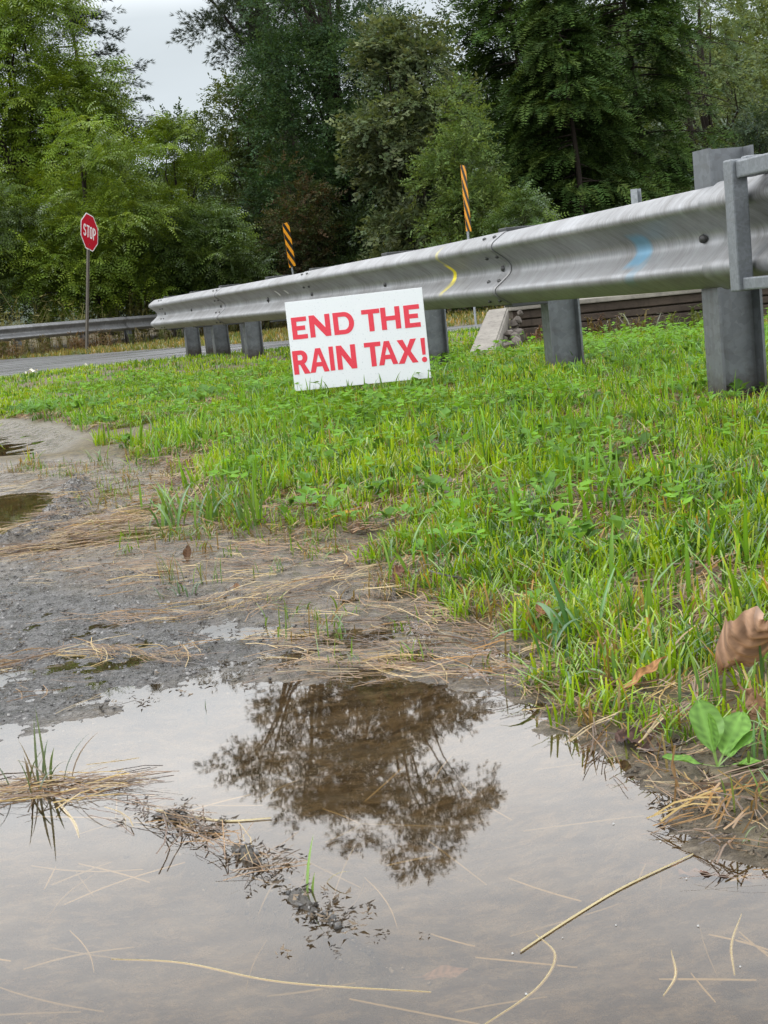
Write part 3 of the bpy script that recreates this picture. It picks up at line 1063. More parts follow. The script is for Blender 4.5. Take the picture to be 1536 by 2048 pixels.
def glyph(ch, x0, y0, w_, h, t, tv=None):
    """outlines of a bold sans letter in the box x0..x0+w, y0..y0+h with stem t and bar tv"""
    tv = tv or t
    X = lambda v: x0 + v
    Y = lambda v: y0 + v
    L = []
    if ch == 'E':
        L = [[(0, 0), (w_, 0), (w_, tv), (t, tv), (t, (h - tv) / 2), (w_ * .88, (h - tv) / 2), (w_ * .88, (h + tv) / 2), (t, (h + tv) / 2), (t, h - tv), (w_, h - tv), (w_, h), (0, h)]]
    elif ch == 'N':
        L = [[(0, 0), (t, 0), (t, h * .60), (w_ - t * 1.05, 0), (w_, 0), (w_, h), (w_ - t, h), (w_ - t, h * .40), (t * 1.05, h), (0, h)]]
    elif ch == 'D':
        r = h / 2
        L = [[(0, 0), (w_ - r * .92, 0)] + arc(w_ - r * .92, r, r * .92, r, -88, 88, 18) + [(w_ - r * .92, h), (0, h)],
             [(t, tv), (w_ - r * .92, tv)] + arc(w_ - r * .92, r, r * .92 - t, r - tv, -88, 88, 16) + [(w_ - r * .92, h - tv), (t, h - tv)]]
    elif ch == 'T':
        L = [[((w_ - t) / 2, 0), ((w_ + t) / 2, 0), ((w_ + t) / 2, h - tv), (w_, h - tv), (w_, h), (0, h), (0, h - tv), ((w_ - t) / 2, h - tv)]]
    elif ch == 'H':
        L = [[(0, 0), (t, 0), (t, (h - tv) / 2), (w_ - t, (h - tv) / 2), (w_ - t, 0), (w_, 0), (w_, h), (w_ - t, h), (w_ - t, (h + tv) / 2), (t, (h + tv) / 2), (t, h), (0, h)]]
    elif ch == 'I':
        L = [[(0, 0), (w_, 0), (w_, h), (0, h)]]
    elif ch == 'R' or ch == 'P':
        rb = h * .30
        b = w_ * (.90 if ch == 'R' else 1.0)
        cy = h - rb
        bowl = arc(b - rb * .95, cy, rb * .95, rb, 88, -88, 14)
        if ch == 'R':
            L = [[(0, 0), (t, 0), (t, h - 2 * rb), (t * 1.35, h - 2 * rb), (w_ - t * 1.22, 0), (w_, 0), (w_ * .66, h - 2 * rb + .06 * h)] + bowl[::-1][2:] + [(0, h)]]
        else:
            L = [[(0, 0), (t, 0), (t, h - 2 * rb)] + bowl[::-1] + [(0, h)]]
        L.append([(t, h - 2 * rb + tv), (b - rb * .95, h - 2 * rb + tv)] + arc(b - rb * .95, cy, rb * .95 - t, rb - tv, -85, 85, 12) + [(b - rb * .95, h - tv), (t, h - tv)])
    elif ch == 'A':
        k = t * 1.02
        L = [[(0, 0), (k, 0), (k + h * .25 * (w_ / 2 - k / 2) / h * .95, h * .235), (w_ - k - h * .25 * (w_ / 2 - k / 2) / h * .95, h * .235), (w_ - k, 0), (w_, 0), (w_ / 2 + k * .5, h), (w_ / 2 - k * .5, h)],
             [(w_ / 2 - w_ * .135, h * .42), (w_ / 2 + w_ * .135, h * .42), (w_ / 2, h * .76)]]
    elif ch == 'X':
        k = t * 1.18
        c = h / 2
        g = k * .5
        L = [[(0, 0), (k, 0), (w_ / 2, c - g * 1.15), (w_ - k, 0), (w_, 0), (w_ / 2 + g * 1.05, c), (w_ * .985, h), (w_ * .985 - k, h), (w_ / 2, c + g * 1.15), (k * 1.05, h), (k * .05, h), (w_ / 2 - g * 1.05, c)]]
    elif ch == '!':
        L = [[(w_ * .16, h * .31), (w_ * .84, h * .31), (w_ * .96, h), (w_ * .04, h)], arc(w_ / 2, w_ * .56, w_ * .56, w_ * .56, 0, 342, 20)]
    elif ch == 'O':
        L = [[(w_, h - w_ * .5)] + arc(w_ / 2, h - w_ / 2, w_ / 2, w_ / 2, 8, 172, 10) + [(0, h - w_ / 2), (0, w_ / 2)] + arc(w_ / 2, w_ / 2, w_ / 2, w_ / 2, 188, 352, 10) + [(w_, w_ / 2)],
             [(w_ - t, h - w_ * .5)] + arc(w_ / 2, h - w_ / 2, w_ / 2 - t, w_ / 2 - t, 8, 172, 10) + [(t, h - w_ / 2), (t, w_ / 2)] + arc(w_ / 2, w_ / 2, w_ / 2 - t, w_ / 2 - t, 188, 352, 10) + [(w_ - t, w_ / 2)]]
    elif ch == 'S':
        # centre line swept with constant width
        ry, rx = (h - t) / 4, (w_ - t) / 2
        cl = arc(w_ / 2, h - t / 2 - ry, rx, ry, 15, 270, 16) + arc(w_ / 2, t / 2 + ry, rx, ry, 90, -165, 16)[1:]
        cl = np.array(cl)
        d = np.gradient(cl, axis=0)
        nn = np.stack([-d[:, 1], d[:, 0]], -1) / np.linalg.norm(d, axis=1)[:, None]
        L = [[tuple(p) for p in cl + nn * t / 2] + [tuple(p) for p in (cl - nn * t / 2)[::-1]]]
    return [[(X(a), Y(b)) for a, b in lp] for lp in L]


BW, BH = .61, .39
board = empty('yard_sign', (-.039, 6.572, .112), (0, math.radians(-.7), math.radians(-10.8)))
tag(board, 'white lawn sign reading END THE RAIN TAX! standing in the grass', 'sign')
me = box_mesh('panel', -BW / 2, BW / 2, 0, .004, 0, BH, .0008, 1)
link('panel', me, M_BOARD, board)
word = [('E', .019, .225, .068, .096), ('N', .099, .226, .093, .096), ('D', .206, .226, .092, .096), ('T', .334, .226, .080, .095), ('H', .418, .226, .085, .096), ('E', .520, .224, .069, .097),
        ('R', .007, .072, .074, .104), ('A', .080, .073, .086, .105), ('I', .1715, .074, .020, .105), ('N', .2045, .074, .086, .105), ('T', .330, .074, .073, .105), ('A', .388, .075, .085, .103), ('X', .4745, .073, .088, .103), ('!', .579, .070, .021, .105)]
for ch, x, z, ww, hh in word:
    tk = .0225 if ch in 'ENDTHRAX' else .02
    o = shape2d('letter', glyph(ch, x - BW / 2, z, ww, hh, tk, .0195), .0004, M_RED, board, -.0006)
    o['label'] = 'red letter %s' % ch if ch != '!' else 'red exclamation mark'
M_WIRE = simple('dark_wire', (0.05, 0.05, 0.05), 0.4, 0.8)
for x in (-BW / 2 + .035, BW / 2 - .05):
    link('stake', box_mesh('stake', x - .0022, x + .0022, .0045, .0085, -.16, .15), M_WIRE, board)

# ------------------------------------------------------------------ stop sign
M_STOPR = simple('stop_red', (0.42, 0.006, 0.022), 0.35, 0, .06, 5)
M_WHITE = simple('sign_white', (0.72, 0.70, 0.70), 0.4, 0, .05, 5)
M_POLE = simple('rusty_brown_post', (0.075, 0.066, 0.052), 0.6, 0.3, .35, 6, .003)
stop = empty('stop_sign', (-5.8493, 31.67, -.16), (0, 0, 0))
tag(stop, 'red octagonal stop sign on a thin leaning post beyond the road', 'sign')
rz, rx_, ry_ = Matrix.Rotation(1.273, 4, 'Z'), Matrix.Rotation(.026, 4, 'X'), Matrix.Rotation(.244, 4, 'Y')
SR = rz @ rx_ @ ry_
face = empty('sign_face')
face.matrix_basis = Matrix.Translation((-5.607, 32.24, 2.35)) @ SR
under_m(face, stop)


def octa(r):
    R0 = r / math.cos(math.pi / 8)
    return [(R0 * math.cos(math.radians(a)), R0 * math.sin(math.radians(a))) for a in range(0, 360, 45)]


def octr(r):
    R0 = r / math.cos(math.pi / 8)
    return [(R0 * math.cos(math.radians(a + 22.5)), R0 * math.sin(math.radians(a + 22.5))) for a in range(0, 360, 45)]


shape2d('white_border', [octr(.381)], .0015, M_WHITE, face, 0)
shape2d('red_field', [octr(.358)], .001, M_STOPR, face, -.003)
for ch, x in (('S', -.275), ('T', -.135), ('O', .005), ('P', .152)):
    o = shape2d('letter', glyph(ch, x, -.13, .118 if ch != 'T' else .125, .26, .036, .034), .0008, M_WHITE, face, -.0055)
for z in (.27, -.27):
    o = link('bolt', ME_PB, None, face, (0, -.0045, z), (math.pi / 2, 0, 0))
pole = box_mesh('post', -.034, .034, .006, .046, -2.75, .36, .004)
o = link('post', pole, M_POLE)
o.matrix_basis = face.matrix_basis.copy()
under_m(o, stop)
rib = box_mesh('post_rib', -.012, .012, -.010, .005, -2.74, -.37, .003)
o2 = link('post_rib', rib, M_POLE)
o2.matrix_basis = face.matrix_basis.copy()
under_m(o2, stop)

# ------------------------------------------------------------------ object markers
M_YEL = simple('marker_yellow', (0.86, 0.36, 0.02), 0.4, 0, .06, 5)
M_BLK = simple('marker_black', (0.012, 0.012, 0.012), 0.45, 0, .1, 5)


def marker(loc, yaw, lean, label, pz):
    r = empty('object_marker', (loc[0], loc[1], pz))
    tag(r, label, 'road marker', 'striped markers at the corners of the bridge')
    r.rotation_euler = (0, lean, yaw)
    zc = loc[2] - pz
    link('panel', box_mesh('panel', -.1525, .1525, 0, .003, zc - .457, zc + .457, .0008, 1), M_YEL, r)
    # 45 degree black stripes clipped to the panel
    for k in range(-4, 6):
        c = k * .26
        poly = []
        a, b = -.1525, .1525
        pts = [(a, c - a), (b, c - b), (b, c - b + .13), (a, c - a + .13)]
        # clip in z
        def clip(P, zlim, keep_low):
            out = []
            for i in range(len(P)):
                p, q = P[i], P[(i + 1) % len(P)]
                ip = (p[1] <= zlim) if keep_low else (p[1] >= zlim)
                iq = (q[1] <= zlim) if keep_low else (q[1] >= zlim)
                if ip: out.append(p)
                if ip != iq:
                    f = (zlim - p[1]) / (q[1] - p[1])
                    out.append((p[0] + f * (q[0] - p[0]), zlim))
            return out
        P = clip(clip(pts, .4565, True), -.4565, False) if pts else []
        if len(P) >= 3:
            shape2d('black_stripe', [[(x, z + zc) for x, z in P]], .0006, M_BLK, r, -.0012)
    link('post', box_mesh('post', -.02, .02, .005, .03, 0, zc + .3, .003), M_BACK, r)


marker((1.579, 21.5, 1.69), math.radians(72), .0, 'yellow and black striped marker panel before the pale leafy tree, above the guardrail', -.08)
marker((-1.338, 32.0, 1.68), math.radians(66), math.radians(-7), 'yellow and black striped marker panel nearer the stop sign, before dark trees', -.12)

# ------------------------------------------------------------------ vegetation engine
def frames(D, roll, upv=(0, 0, 1)):
    D = D / (np.linalg.norm(D, axis=1)[:, None] + 1e-9)
    u = np.broadcast_to(np.array(upv, float), D.shape)
    Yv = np.cross(u, D)
    ln = np.linalg.norm(Yv, axis=1)[:, None]
    Yv = np.where(ln < 1e-3, np.array([0, 1.0, 0]), Yv / (ln + 1e-9))
    Zv = np.cross(D, Yv)
    c, s = np.cos(roll)[:, None], np.sin(roll)[:, None]
    Y2, Z2 = Yv * c + Zv * s, Zv * c - Yv * s
    return np.stack([D, Y2, Z2], -1)                       # columns


def scatter(templates, pick, pos, rotm, scl, tint):
    """one big mesh from instances of small quad templates: [(V, Q, T)]"""
    VS, QS, TS = [], [], []
    base = 0
    for k, (V, Q_, T) in enumerate(templates):
        s = np.where(pick == k)[0]
        if len(s) == 0: continue
        v = np.einsum('nij,vj->nvi', rotm[s], V)
        sc_ = scl[s]
        v = v * (sc_[:, None, None] if sc_.ndim == 1 else sc_[:, None, :]) + pos[s][:, None, :]
        q = Q_[None] + (np.arange(len(s)) * len(V))[:, None, None] + base
        t = tint[s][:, None, :] * T[None]
        VS.append(v.reshape(-1, 3)); QS.append(q.reshape(-1, 4)); TS.append(t.reshape(-1, 3))
        base += len(s) * len(V)
    return np.vstack(VS), np.vstack(QS), np.vstack(TS)


class Tpl:
    def __init__(s):
        s.V, s.Q, s.T = [], [], []

    def quad(s, pts, t):
        b = len(s.V)
        s.V += [tuple(p) for p in pts]
        s.Q.append((b, b + 1, b + 2, b + 3))
        t = np.array(t, float)
        s.T += [t] * 4 if t.ndim == 1 else list(t)

    def leaf(s, base, d, side, ln, wd, t=(1, 1, 1), cup=0.12, droop=0.1):
        base, d, side = np.array(base, float), np.array(d, float), np.array(side, float)
        d /= np.linalg.norm(d); side /= np.linalg.norm(side)
        n = np.cross(d, side)
        mid = base + d * ln * .45
        tip = base + d * ln - n * ln * droop
        s.quad([base, mid + side * wd / 2 + n * wd * cup, tip, mid - side * wd / 2 + n * wd * cup], t)

    def get(s):
        return np.array(s.V, float), np.array(s.Q, int), np.array(s.T, float)


def tpl_broad(g, n=14, L=.42, ll=.085, lw=.055):
    t = Tpl()
    for i in range(n):
        f = (i + .7) / n
        base = np.array([L * f, g.uniform(-.03, .03), g.uniform(-.03, .03) - .12 * f * f * L])
        a = (1 if i % 2 else -1) * g.uniform(.5, 1.3)
        d = np.array([math.cos(a), math.sin(a), g.uniform(-.7, .25)])
        side = np.cross(d, [0, 0, 1]) + g.normal(0, .35, 3)
        b = g.uniform(.75, 1.25)
        t.leaf(base, d, side, ll * g.uniform(.7, 1.25), lw * g.uniform(.7, 1.2), (b, b, b * g.uniform(.8, 1.1)))
    return t.get()


def tpl_pinnate(g, nl=4, pairs=6, L=.42):
    t = Tpl()
    for j in range(nl):
        az = (j - (nl - 1) / 2) * .7 + g.normal(0, .15)
        el = g.uniform(.0, .6)
        d0 = np.array([math.cos(az) * math.cos(el), math.sin(az) * math.cos(el), math.sin(el)])
        side = np.cross(d0, [0, 0, 1]); side /= np.linalg.norm(side)
        b = g.uniform(.8, 1.2)
        for i in range(pairs):
            f = (i + 1) / pairs
            p = d0 * L * f + np.array([0, 0, -.45 * L * f * f])
            dd = d0 + np.array([0, 0, -.9 * f])
            w_ = L * .27 * (1 - .35 * abs(f - .5) * 2)
            for sg in (-1, 1):
                dl = side * sg + dd * .35 + np.array([0, 0, -.35])
                t.leaf(p, dl, dd, w_, L * .085, (b, b * g.uniform(.95, 1.05), b), .1, .15)
    return t.get()


def tpl_hemlock(g, L=.55, n=9):
    t = Tpl()
    for i in range(n):
        f = (i + 1) / n
        p = np.array([L * f, 0, -.30 * L * f * f])
        w_ = L * .42 * (1.05 - f * .75)
        for sg in (-1, 1):
            a = sg * g.uniform(.75, 1.0)
            d = np.array([math.cos(a), math.sin(a), g.uniform(-.35, .05)])
            b = .75 + .5 * f + g.uniform(-.1, .1)
            t.leaf(p, d, np.cross(d, [0, 0, 1]) + g.normal(0, .15, 3), w_ * g.uniform(.8, 1.2), L * .075, (b, b, b), .05, .25)
    return t.get()


def tpl_pine(g, tufts=4, nn=9, L=.30, nl=.12):
    t = Tpl()
    for j in range(tufts):
        p = np.array([L * (j + .5) / tufts, g.uniform(-.07, .07), g.uniform(-.02, .06)])
        for i in range(nn):
            a, e = g.uniform(0, 6.28), g.uniform(.1, .9)
            d = np.array([math.cos(e), math.sin(e) * math.cos(a), math.sin(e) * math.sin(a)])
            b = g.uniform(.7, 1.25)
            t.leaf(p, d, g.normal(0, 1, 3), nl * g.uniform(.8, 1.2), .014, (b, b, b), 0, .05)
    return t.get()


gt = np.random.default_rng(3)
TP = {
    'broad': [tpl_broad(gt) for _ in range(6)],
    'small': [tpl_broad(gt, 16, .36, .062, .040) for _ in range(6)],
    'large': [tpl_broad(gt, 11, .46, .125, .085) for _ in range(6)],
    'pinnate': [tpl_pinnate(gt) for _ in range(6)],
    'hemlock': [tpl_hemlock(gt) for _ in range(6)],
    'pine': [tpl_pine(gt) for _ in range(6)],
    'far': [tpl_broad(gt, 10, .9, .26, .18) for _ in range(5)],
}


def tube(pts, rad_, sides=7):
    pts = np.array(pts, float)
    T = np.gradient(pts, axis=0)
    T /= np.linalg.norm(T, axis=1)[:, None] + 1e-9
    ref = np.array([0.31, 0.95, 0.02])
    A = np.cross(T, ref); A /= np.linalg.norm(A, axis=1)[:, None] + 1e-9
    B = np.cross(T, A)
    an = np.linspace(0, 2 * math.pi, sides, endpoint=False)
    V = pts[:, None] + np.array(rad_)[:, None, None] * (A[:, None] * np.cos(an)[None, :, None] + B[:, None] * np.sin(an)[None, :, None])
    n = len(pts)
    i = np.arange(n * sides).reshape(n, sides)
    q = np.stack([i[:-1], np.roll(i[:-1], -1, 1), np.roll(i[1:], -1, 1), i[1:]], -1).reshape(-1, 4)
    return V.reshape(-1, 3), q


def join_q(parts):
    VS, QS, b = [], [], 0
    for v, q in parts:
        VS.append(v); QS.append(q + b); b += len(v)
    return np.vstack(VS), np.vstack(QS)


def limb(g, a, b, r0, r1, wob=.12, n=6):
    a, b = np.array(a, float), np.array(b, float)
    f = np.linspace(0, 1, n)[:, None]
    L = np.linalg.norm(b - a)
    p = a + (b - a) * f + np.array([0, 0, 1]) * L * .10 * np.sin(f * math.pi) + g.normal(0, wob * L / n, (n, 3)) * np.sin(f * math.pi)
    return tube(p, r0 + (r1 - r0) * f[:, 0])


def finish_tree(name, label, cat, group, base, crown, wood, mat, crown_name='crown'):
    r = empty(name, tuple(base))
    tag(r, label, cat, group)
    V, Q_, T = crown
    link(crown_name, qmesh(crown_name, V, Q_, tint=T), mat, r)
    if wood:
        V, Q_ = join_q(wood)
        link('trunk', qmesh('trunk', V, Q_, smooth=True), M_BARK, r)
    return r


def broad_tree(name, label, base, Ht, R, kind, col, nl=26, n=2600, low=.12, seed=0, cat='tree', group=None, col2=None, scl=1.0, shape=1.0, trunk_r=None, droop=.15, lobes=None, lobe_r=.42, bendx=0.0, flat=.75):
    g = np.random.default_rng(seed + 100)
    cz = Ht * (low + (1 - low) * .5)
    rz_ = Ht * (1 - low) * .5
    L = []
    for k in range(nl):
        z = g.uniform(-.95, 1)
        a = g.uniform(0, 6.2832)
        rr = math.sqrt(max(0, 1 - z * z)) ** shape * g.uniform(.45, .95)
        lr = R * lobe_r * g.uniform(.7, 1.25) * (1 - .30 * max(0, z))
        c = np.array([math.cos(a) * rr * (R - lr * .6), math.sin(a) * rr * (R - lr * .6), cz + z * (rz_ - lr * .6)])
        c[0] += bendx * c[2] / Ht
        L.append((c, np.array([lr, lr, lr * flat]), g.uniform(.75, 1.25)))
    if lobes:
        L += [(np.array(c, float), np.array(r, float), g.uniform(.9, 1.15)) for c, r in lobes]
    wt = np.array([l[1][0] ** 2 for l in L]); wt /= wt.sum()
    li = g.choice(len(L), n, p=wt)
    Cc = np.array([l[0] for l in L])[li]; Rr = np.array([l[1] for l in L])[li]; Lt = np.array([l[2] for l in L])[li]
    u = g.normal(0, 1, (n, 3)); u /= np.linalg.norm(u, axis=1)[:, None]
    u[:, 2] = np.where(u[:, 2] < -.3, -u[:, 2] * .6, u[:, 2])
    rho = (1 - .55 * g.random(n) ** 1.6)
    rho *= 1 + .18 * np.sin(u[:, 0] * 7 + Cc[:, 0] * 5) * np.sin(u[:, 1] * 6 + Cc[:, 2] * 3)
    P = Cc + u * Rr * rho[:, None]
    P[:, 2] = np.maximum(P[:, 2], .05)
    D = u + np.array([0, 0, -droop]) + g.normal(0, .35, (n, 3))
    rm = frames(D, g.normal(0, .5, n))
    c1 = np.array(col); c2 = np.array(col2 if col2 is not None else c1 * [1.35, 1.15, .8])
    f = g.random(n)[:, None] ** 2
    tint = (c1 * (1 - f) + c2 * f) * Lt[:, None] * g.uniform(.8, 1.2, n)[:, None]
    crown = scatter(TP[kind], g.integers(0, len(TP[kind]), n), P, rm, g.uniform(.75, 1.2, n) * scl, tint)
    wood = []
    tr = trunk_r or Ht * .016
    top = np.array([bendx * .8, 0, Ht * .82])
    wood.append(limb(g, (0, 0, -.3), top, tr, tr * .25, .05, 9))
    for k in range(min(nl, 16)):
        c = L[k][0]
        z0 = max(.15 * Ht, c[2] * g.uniform(.35, .7))
        a = np.array([bendx * z0 / Ht, 0, z0])
        wood.append(limb(g, a, c + g.normal(0, .1, 3), tr * .38, tr * .08, .15, 6))
    return finish_tree(name, label, cat, group, base, crown, wood, M_LEAF)


def conifer(name, label, base, Ht, kind, col, prof, n_br=120, per=14, seed=0, group=None, droop=.25, z0=.05, col2=None, scl=1.0, mat=None, trunk_r=None, lean=(0, 0), outer=.25, bare=False, az=None, clump=0):
    """prof: list of (height fraction, branch length)"""
    g = np.random.default_rng(seed + 500)
    pz = [p[0] for p in prof]; pl = [p[1] for p in prof]
    POS, DIR, TN, wood = [], [], [], []
    tr = trunk_r or Ht * .014
    def tx(z):
        f = z / Ht
        return np.array([lean[0] * f + .12 * math.sin(f * 5), lean[1] * f, 0])
    pts = [tx(z) + np.array([0, 0, z]) for z in np.linspace(-.3, Ht * .98, 14)]
    wood.append(tube(pts, np.linspace(tr, tr * .12, 14), 8))
    for b in range(n_br):
        f = z0 + (1 - z0) * (b + g.random()) / n_br
        Lb = np.interp(f, pz, pl) * g.uniform(.6, 1.12)
        if Lb < .05: continue
        a = g.uniform(0, 6.2832)
        if az is not None and g.random() < .5:
            a = az[g.integers(0, len(az))] + g.normal(0, .4)
        o0 = tx(f * Ht) + np.array([0, 0, f * Ht])
        rad_ = np.array([math.cos(a), math.sin(a), 0])
        rise = g.uniform(-.05, .25) if droop < .2 else g.uniform(-.2, .12)
        tipz = rise * Lb - droop * Lb * .6
        k = per if not clump else clump
        fr = outer + (1 - outer) * g.random(k)
        if bare:
            cs = outer + (1 - outer) * g.random(3)
            fr = np.clip(cs[g.integers(0, 3, k)] + g.normal(0, .05, k), .1, 1.05)
        lat = g.normal(0, .16, k) * Lb * fr
        perp = np.array([-rad_[1], rad_[0], 0])
        zz = rise * Lb * fr - droop * Lb * .6 * fr ** 2 + g.normal(0, .24 if bare and clump == 0 and per > 20 else .06, k)
        POS.append(o0 + rad_ * (Lb * fr)[:, None] + perp * lat[:, None] + np.array([0, 0, 1]) * zz[:, None])
        dd = rad_[None] * .8 + perp[None] * (lat / (Lb * .3 + .1))[:, None] + np.array([0, 0, -droop])[None] + g.normal(0, .22, (k, 3))
        DIR.append(dd)
        TN.append(np.full(k, g.uniform(.7, 1.3)))
        if (bare and b % 2 == 0) or b % 3 == 0:
            ff = np.linspace(0, 1, 5)
            bp_ = o0 + rad_ * (Lb * ff * .92)[:, None] + np.array([0, 0, 1]) * (rise * Lb * ff - droop * Lb * .6 * ff ** 2 - .02)[:, None]
            wood.append(tube(bp_, np.linspace(tr * .22, tr * .05, 5), 5))
    P = np.vstack(POS); D = np.vstack(DIR); TN = np.concatenate(TN)
    P[:, 2] = np.maximum(P[:, 2], .08)
    n = len(P)
    c1 = np.array(col); c2 = np.array(col2 if col2 is not None else c1 * [1.5, 1.35, .9])
    f = g.random(n)[:, None] ** 2
    tint = (c1 * (1 - f) + c2 * f) * TN[:, None] * g.uniform(.8, 1.2, n)[:, None]
    crown = scatter(TP[kind], g.integers(0, len(TP[kind]), n), P, frames(D, g.normal(0, .3, n)), g.uniform(.75, 1.25, n) * scl, tint)
    return finish_tree(name, label, 'tree', group, base, crown, wood, mat or M_NEEDLE)


GB = -.13     # ground level under the trees
WAL = (.115, .185, .022); WAL2 = (.21, .285, .03)
DRK = (.022, .050, .020); DRK2 = (.05, .085, .026)
# left: walnut-leaved trees
broad_tree('walnut_tree', 'tall yellow-green walnut tree filling the upper left corner', (-8.6, 40.5, GB), 9.6, 3.3, 'pinnate', WAL, 36, 2100, .1, 1, col2=WAL2, group='walnut trees on the left', scl=1.3)
broad_tree('walnut_tree', 'bushy yellow-green walnut sapling directly behind the stop sign', (-6.4, 36.8, GB), 5.5, 2.3, 'pinnate', WAL, 30, 1600, .02, 2, col2=WAL2, group='walnut trees on the left')
broad_tree('walnut_tree', 'rounded walnut tree standing below the sky gap, right of the stop sign', (-4.55, 40.0, GB), 5.5, 1.9, 'pinnate', WAL, 26, 1300, .02, 3, col2=WAL2, group='walnut trees on the left')
broad_tree('walnut_tree', 'low walnut tree with dark inner branches between stop sign and striped marker', (-3.3, 37.2, GB), 3.3, 1.8, 'pinnate', (.055, .095, .02), 22, 1100, .02, 4, col2=(.10, .15, .028), group='walnut trees on the left')
broad_tree('walnut_tree', 'leafy walnut tree at the far left edge above the weeds', (-9.4, 36.5, GB), 4.6, 2.3, 'pinnate', (.06, .10, .02), 24, 900, .04, 5, col2=(.12, .17, .03), group='walnut trees on the left')
broad_tree('walnut_tree', 'large walnut tree outside the left edge', (-13.5, 39.0, GB), 8.0, 3.4, 'pinnate', WAL, 24, 700, .1, 6, col2=WAL2, group='walnut trees on the left')
# conifer behind them whose twigs fringe the sky gap
conifer('pine_tree', 'dark pine behind the walnut trees fringing the left of the sky gap', (-8.0, 48.0, GB), 11.6, 'pine', (.028, .050, .022), [(0, 2.6), (.5, 2.5), (.8, 1.7), (1, .2)], 90, 16, 11, droop=.1, z0=.25, scl=1.3, outer=.3)
# the tall pines mirrored in the puddle
PINE = (.030, .048, .024)
broad_tree('white_pine', 'tall broad white pine whose thick leaning trunk shows right of the sky gap', (-1.15, 49.0, GB), 17.0, 4.3, 'pine', PINE, 36, 3000, .42, 21, scl=1.45, trunk_r=.24, lobe_r=.29, bendx=-2.2, flat=.42, shape=.7)
broad_tree('white_pine', 'tallest white pine, rising out of the picture and mirrored in the puddle', (-.35, 47.5, GB), 18.5, 4.0, 'pine', PINE, 40, 3600, .58, 22, scl=1.45, trunk_r=.17, lobe_r=.30, flat=.42, shape=.8)
# centre
broad_tree('locust_tree', 'slim yellow-green tree beside the pine trunk at the sky gap', (-2.75, 43.5, GB), 7.1, 1.45, 'broad', (.055, .085, .022), 30, 2200, .02, 7, col2=(.11, .13, .03))
broad_tree('dark_tree', 'large dark blue-green tree filling the top centre', (-.15, 41.0, GB), 10.9, 2.75, 'small', (.036, .076, .030), 54, 8200, .02, 8, col2=(.072, .120, .043), scl=1.3)
broad_tree('viny_shrub', 'tall vine-covered shrub with reddish leaves behind the far striped marker', (-1.55, 38.4, GB), 4.2, 1.3, 'small', (.040, .062, .020), 22, 1500, .0, 9, col2=(.10, .055, .03), cat='shrub')
broad_tree('viburnum_tree', 'olive-green tree with large pale-backed leaves, taller of the two light trees', (1.45, 35.0, GB), 6.75, 1.5, 'large', (.070, .100, .045), 38, 2900, .03, 10, col2=(.15, .17, .085), droop=.4)
broad_tree('birch_tree', 'smaller light green pointed tree behind the near striped marker', (2.25, 32.0, GB), 4.75, 1.15, 'broad', (.085, .140, .036), 28, 2300, .02, 12, col2=(.15, .20, .055), shape=1.6, scl=.85)
broad_tree('sumac_bush', 'fern-leaved sumac bush above the guardrail, right of the near striped marker', (3.15, 28.5, GB), 2.15, .85, 'pinnate', (.07, .125, .03), 16, 420, .02, 13, cat='bush', scl=.7)
# hemlocks
HEM = (.045, .090, .022); HEM2 = (.100, .165, .032)
conifer('hemlock_tree', 'dark hemlock next to the light trees, leftmost of the hemlocks', (4.4, 38.5, GB), 9.6, 'hemlock', HEM, [(0, 2.0), (.4, 2.0), (.75, 1.5), (1, .2)], 210, 15, 31, col2=HEM2, group='hemlocks at the right', scl=1.1)
conifer('hemlock_tree', 'shorter feathery hemlock with a bright pointed top, middle of the hemlocks', (5.3, 36.5, GB), 7.6, 'hemlock', HEM, [(0, 1.9), (.4, 1.7), (.75, 1.0), (1, .08)], 190, 15, 32, col2=(.095, .14, .03), group='hemlocks at the right', scl=1.0)
conifer('hemlock_tree', 'broad drooping hemlock at the right, beside the thin bare-trunked tree', (7.4, 39.5, GB), 9.8, 'hemlock', HEM, [(0, 2.2), (.4, 2.1), (.75, 1.6), (1, .3)], 230, 15, 33, col2=HEM2, group='hemlocks at the right', scl=1.1)
conifer('thin_hemlock_tree', 'thin see-through conifer with a bare dark trunk near the right edge', (10.15, 46.0, GB), 12.5, 'hemlock', (.055, .09, .035), [(0, 0), (.2, 1.0), (.5, 2.6), (.8, 2.4), (1, .6)], 85, 8, 34, droop=.35, z0=.15, bare=True, scl=.95, outer=.3, trunk_r=.12)
broad_tree('holly_bush', 'dark glossy small-leaved bush at the right edge above the steel post', (8.3, 31.0, GB), 3.45, 1.25, 'small', (.030, .055, .028), 22, 1500, .02, 14, cat='bush', col2=(.07, .10, .06))
broad_tree('holly_bush', 'dark bush just outside the right edge', (11.2, 31.5, GB), 3.6, 1.5, 'small', (.030, .055, .028), 16, 700, .02, 15, cat='bush')
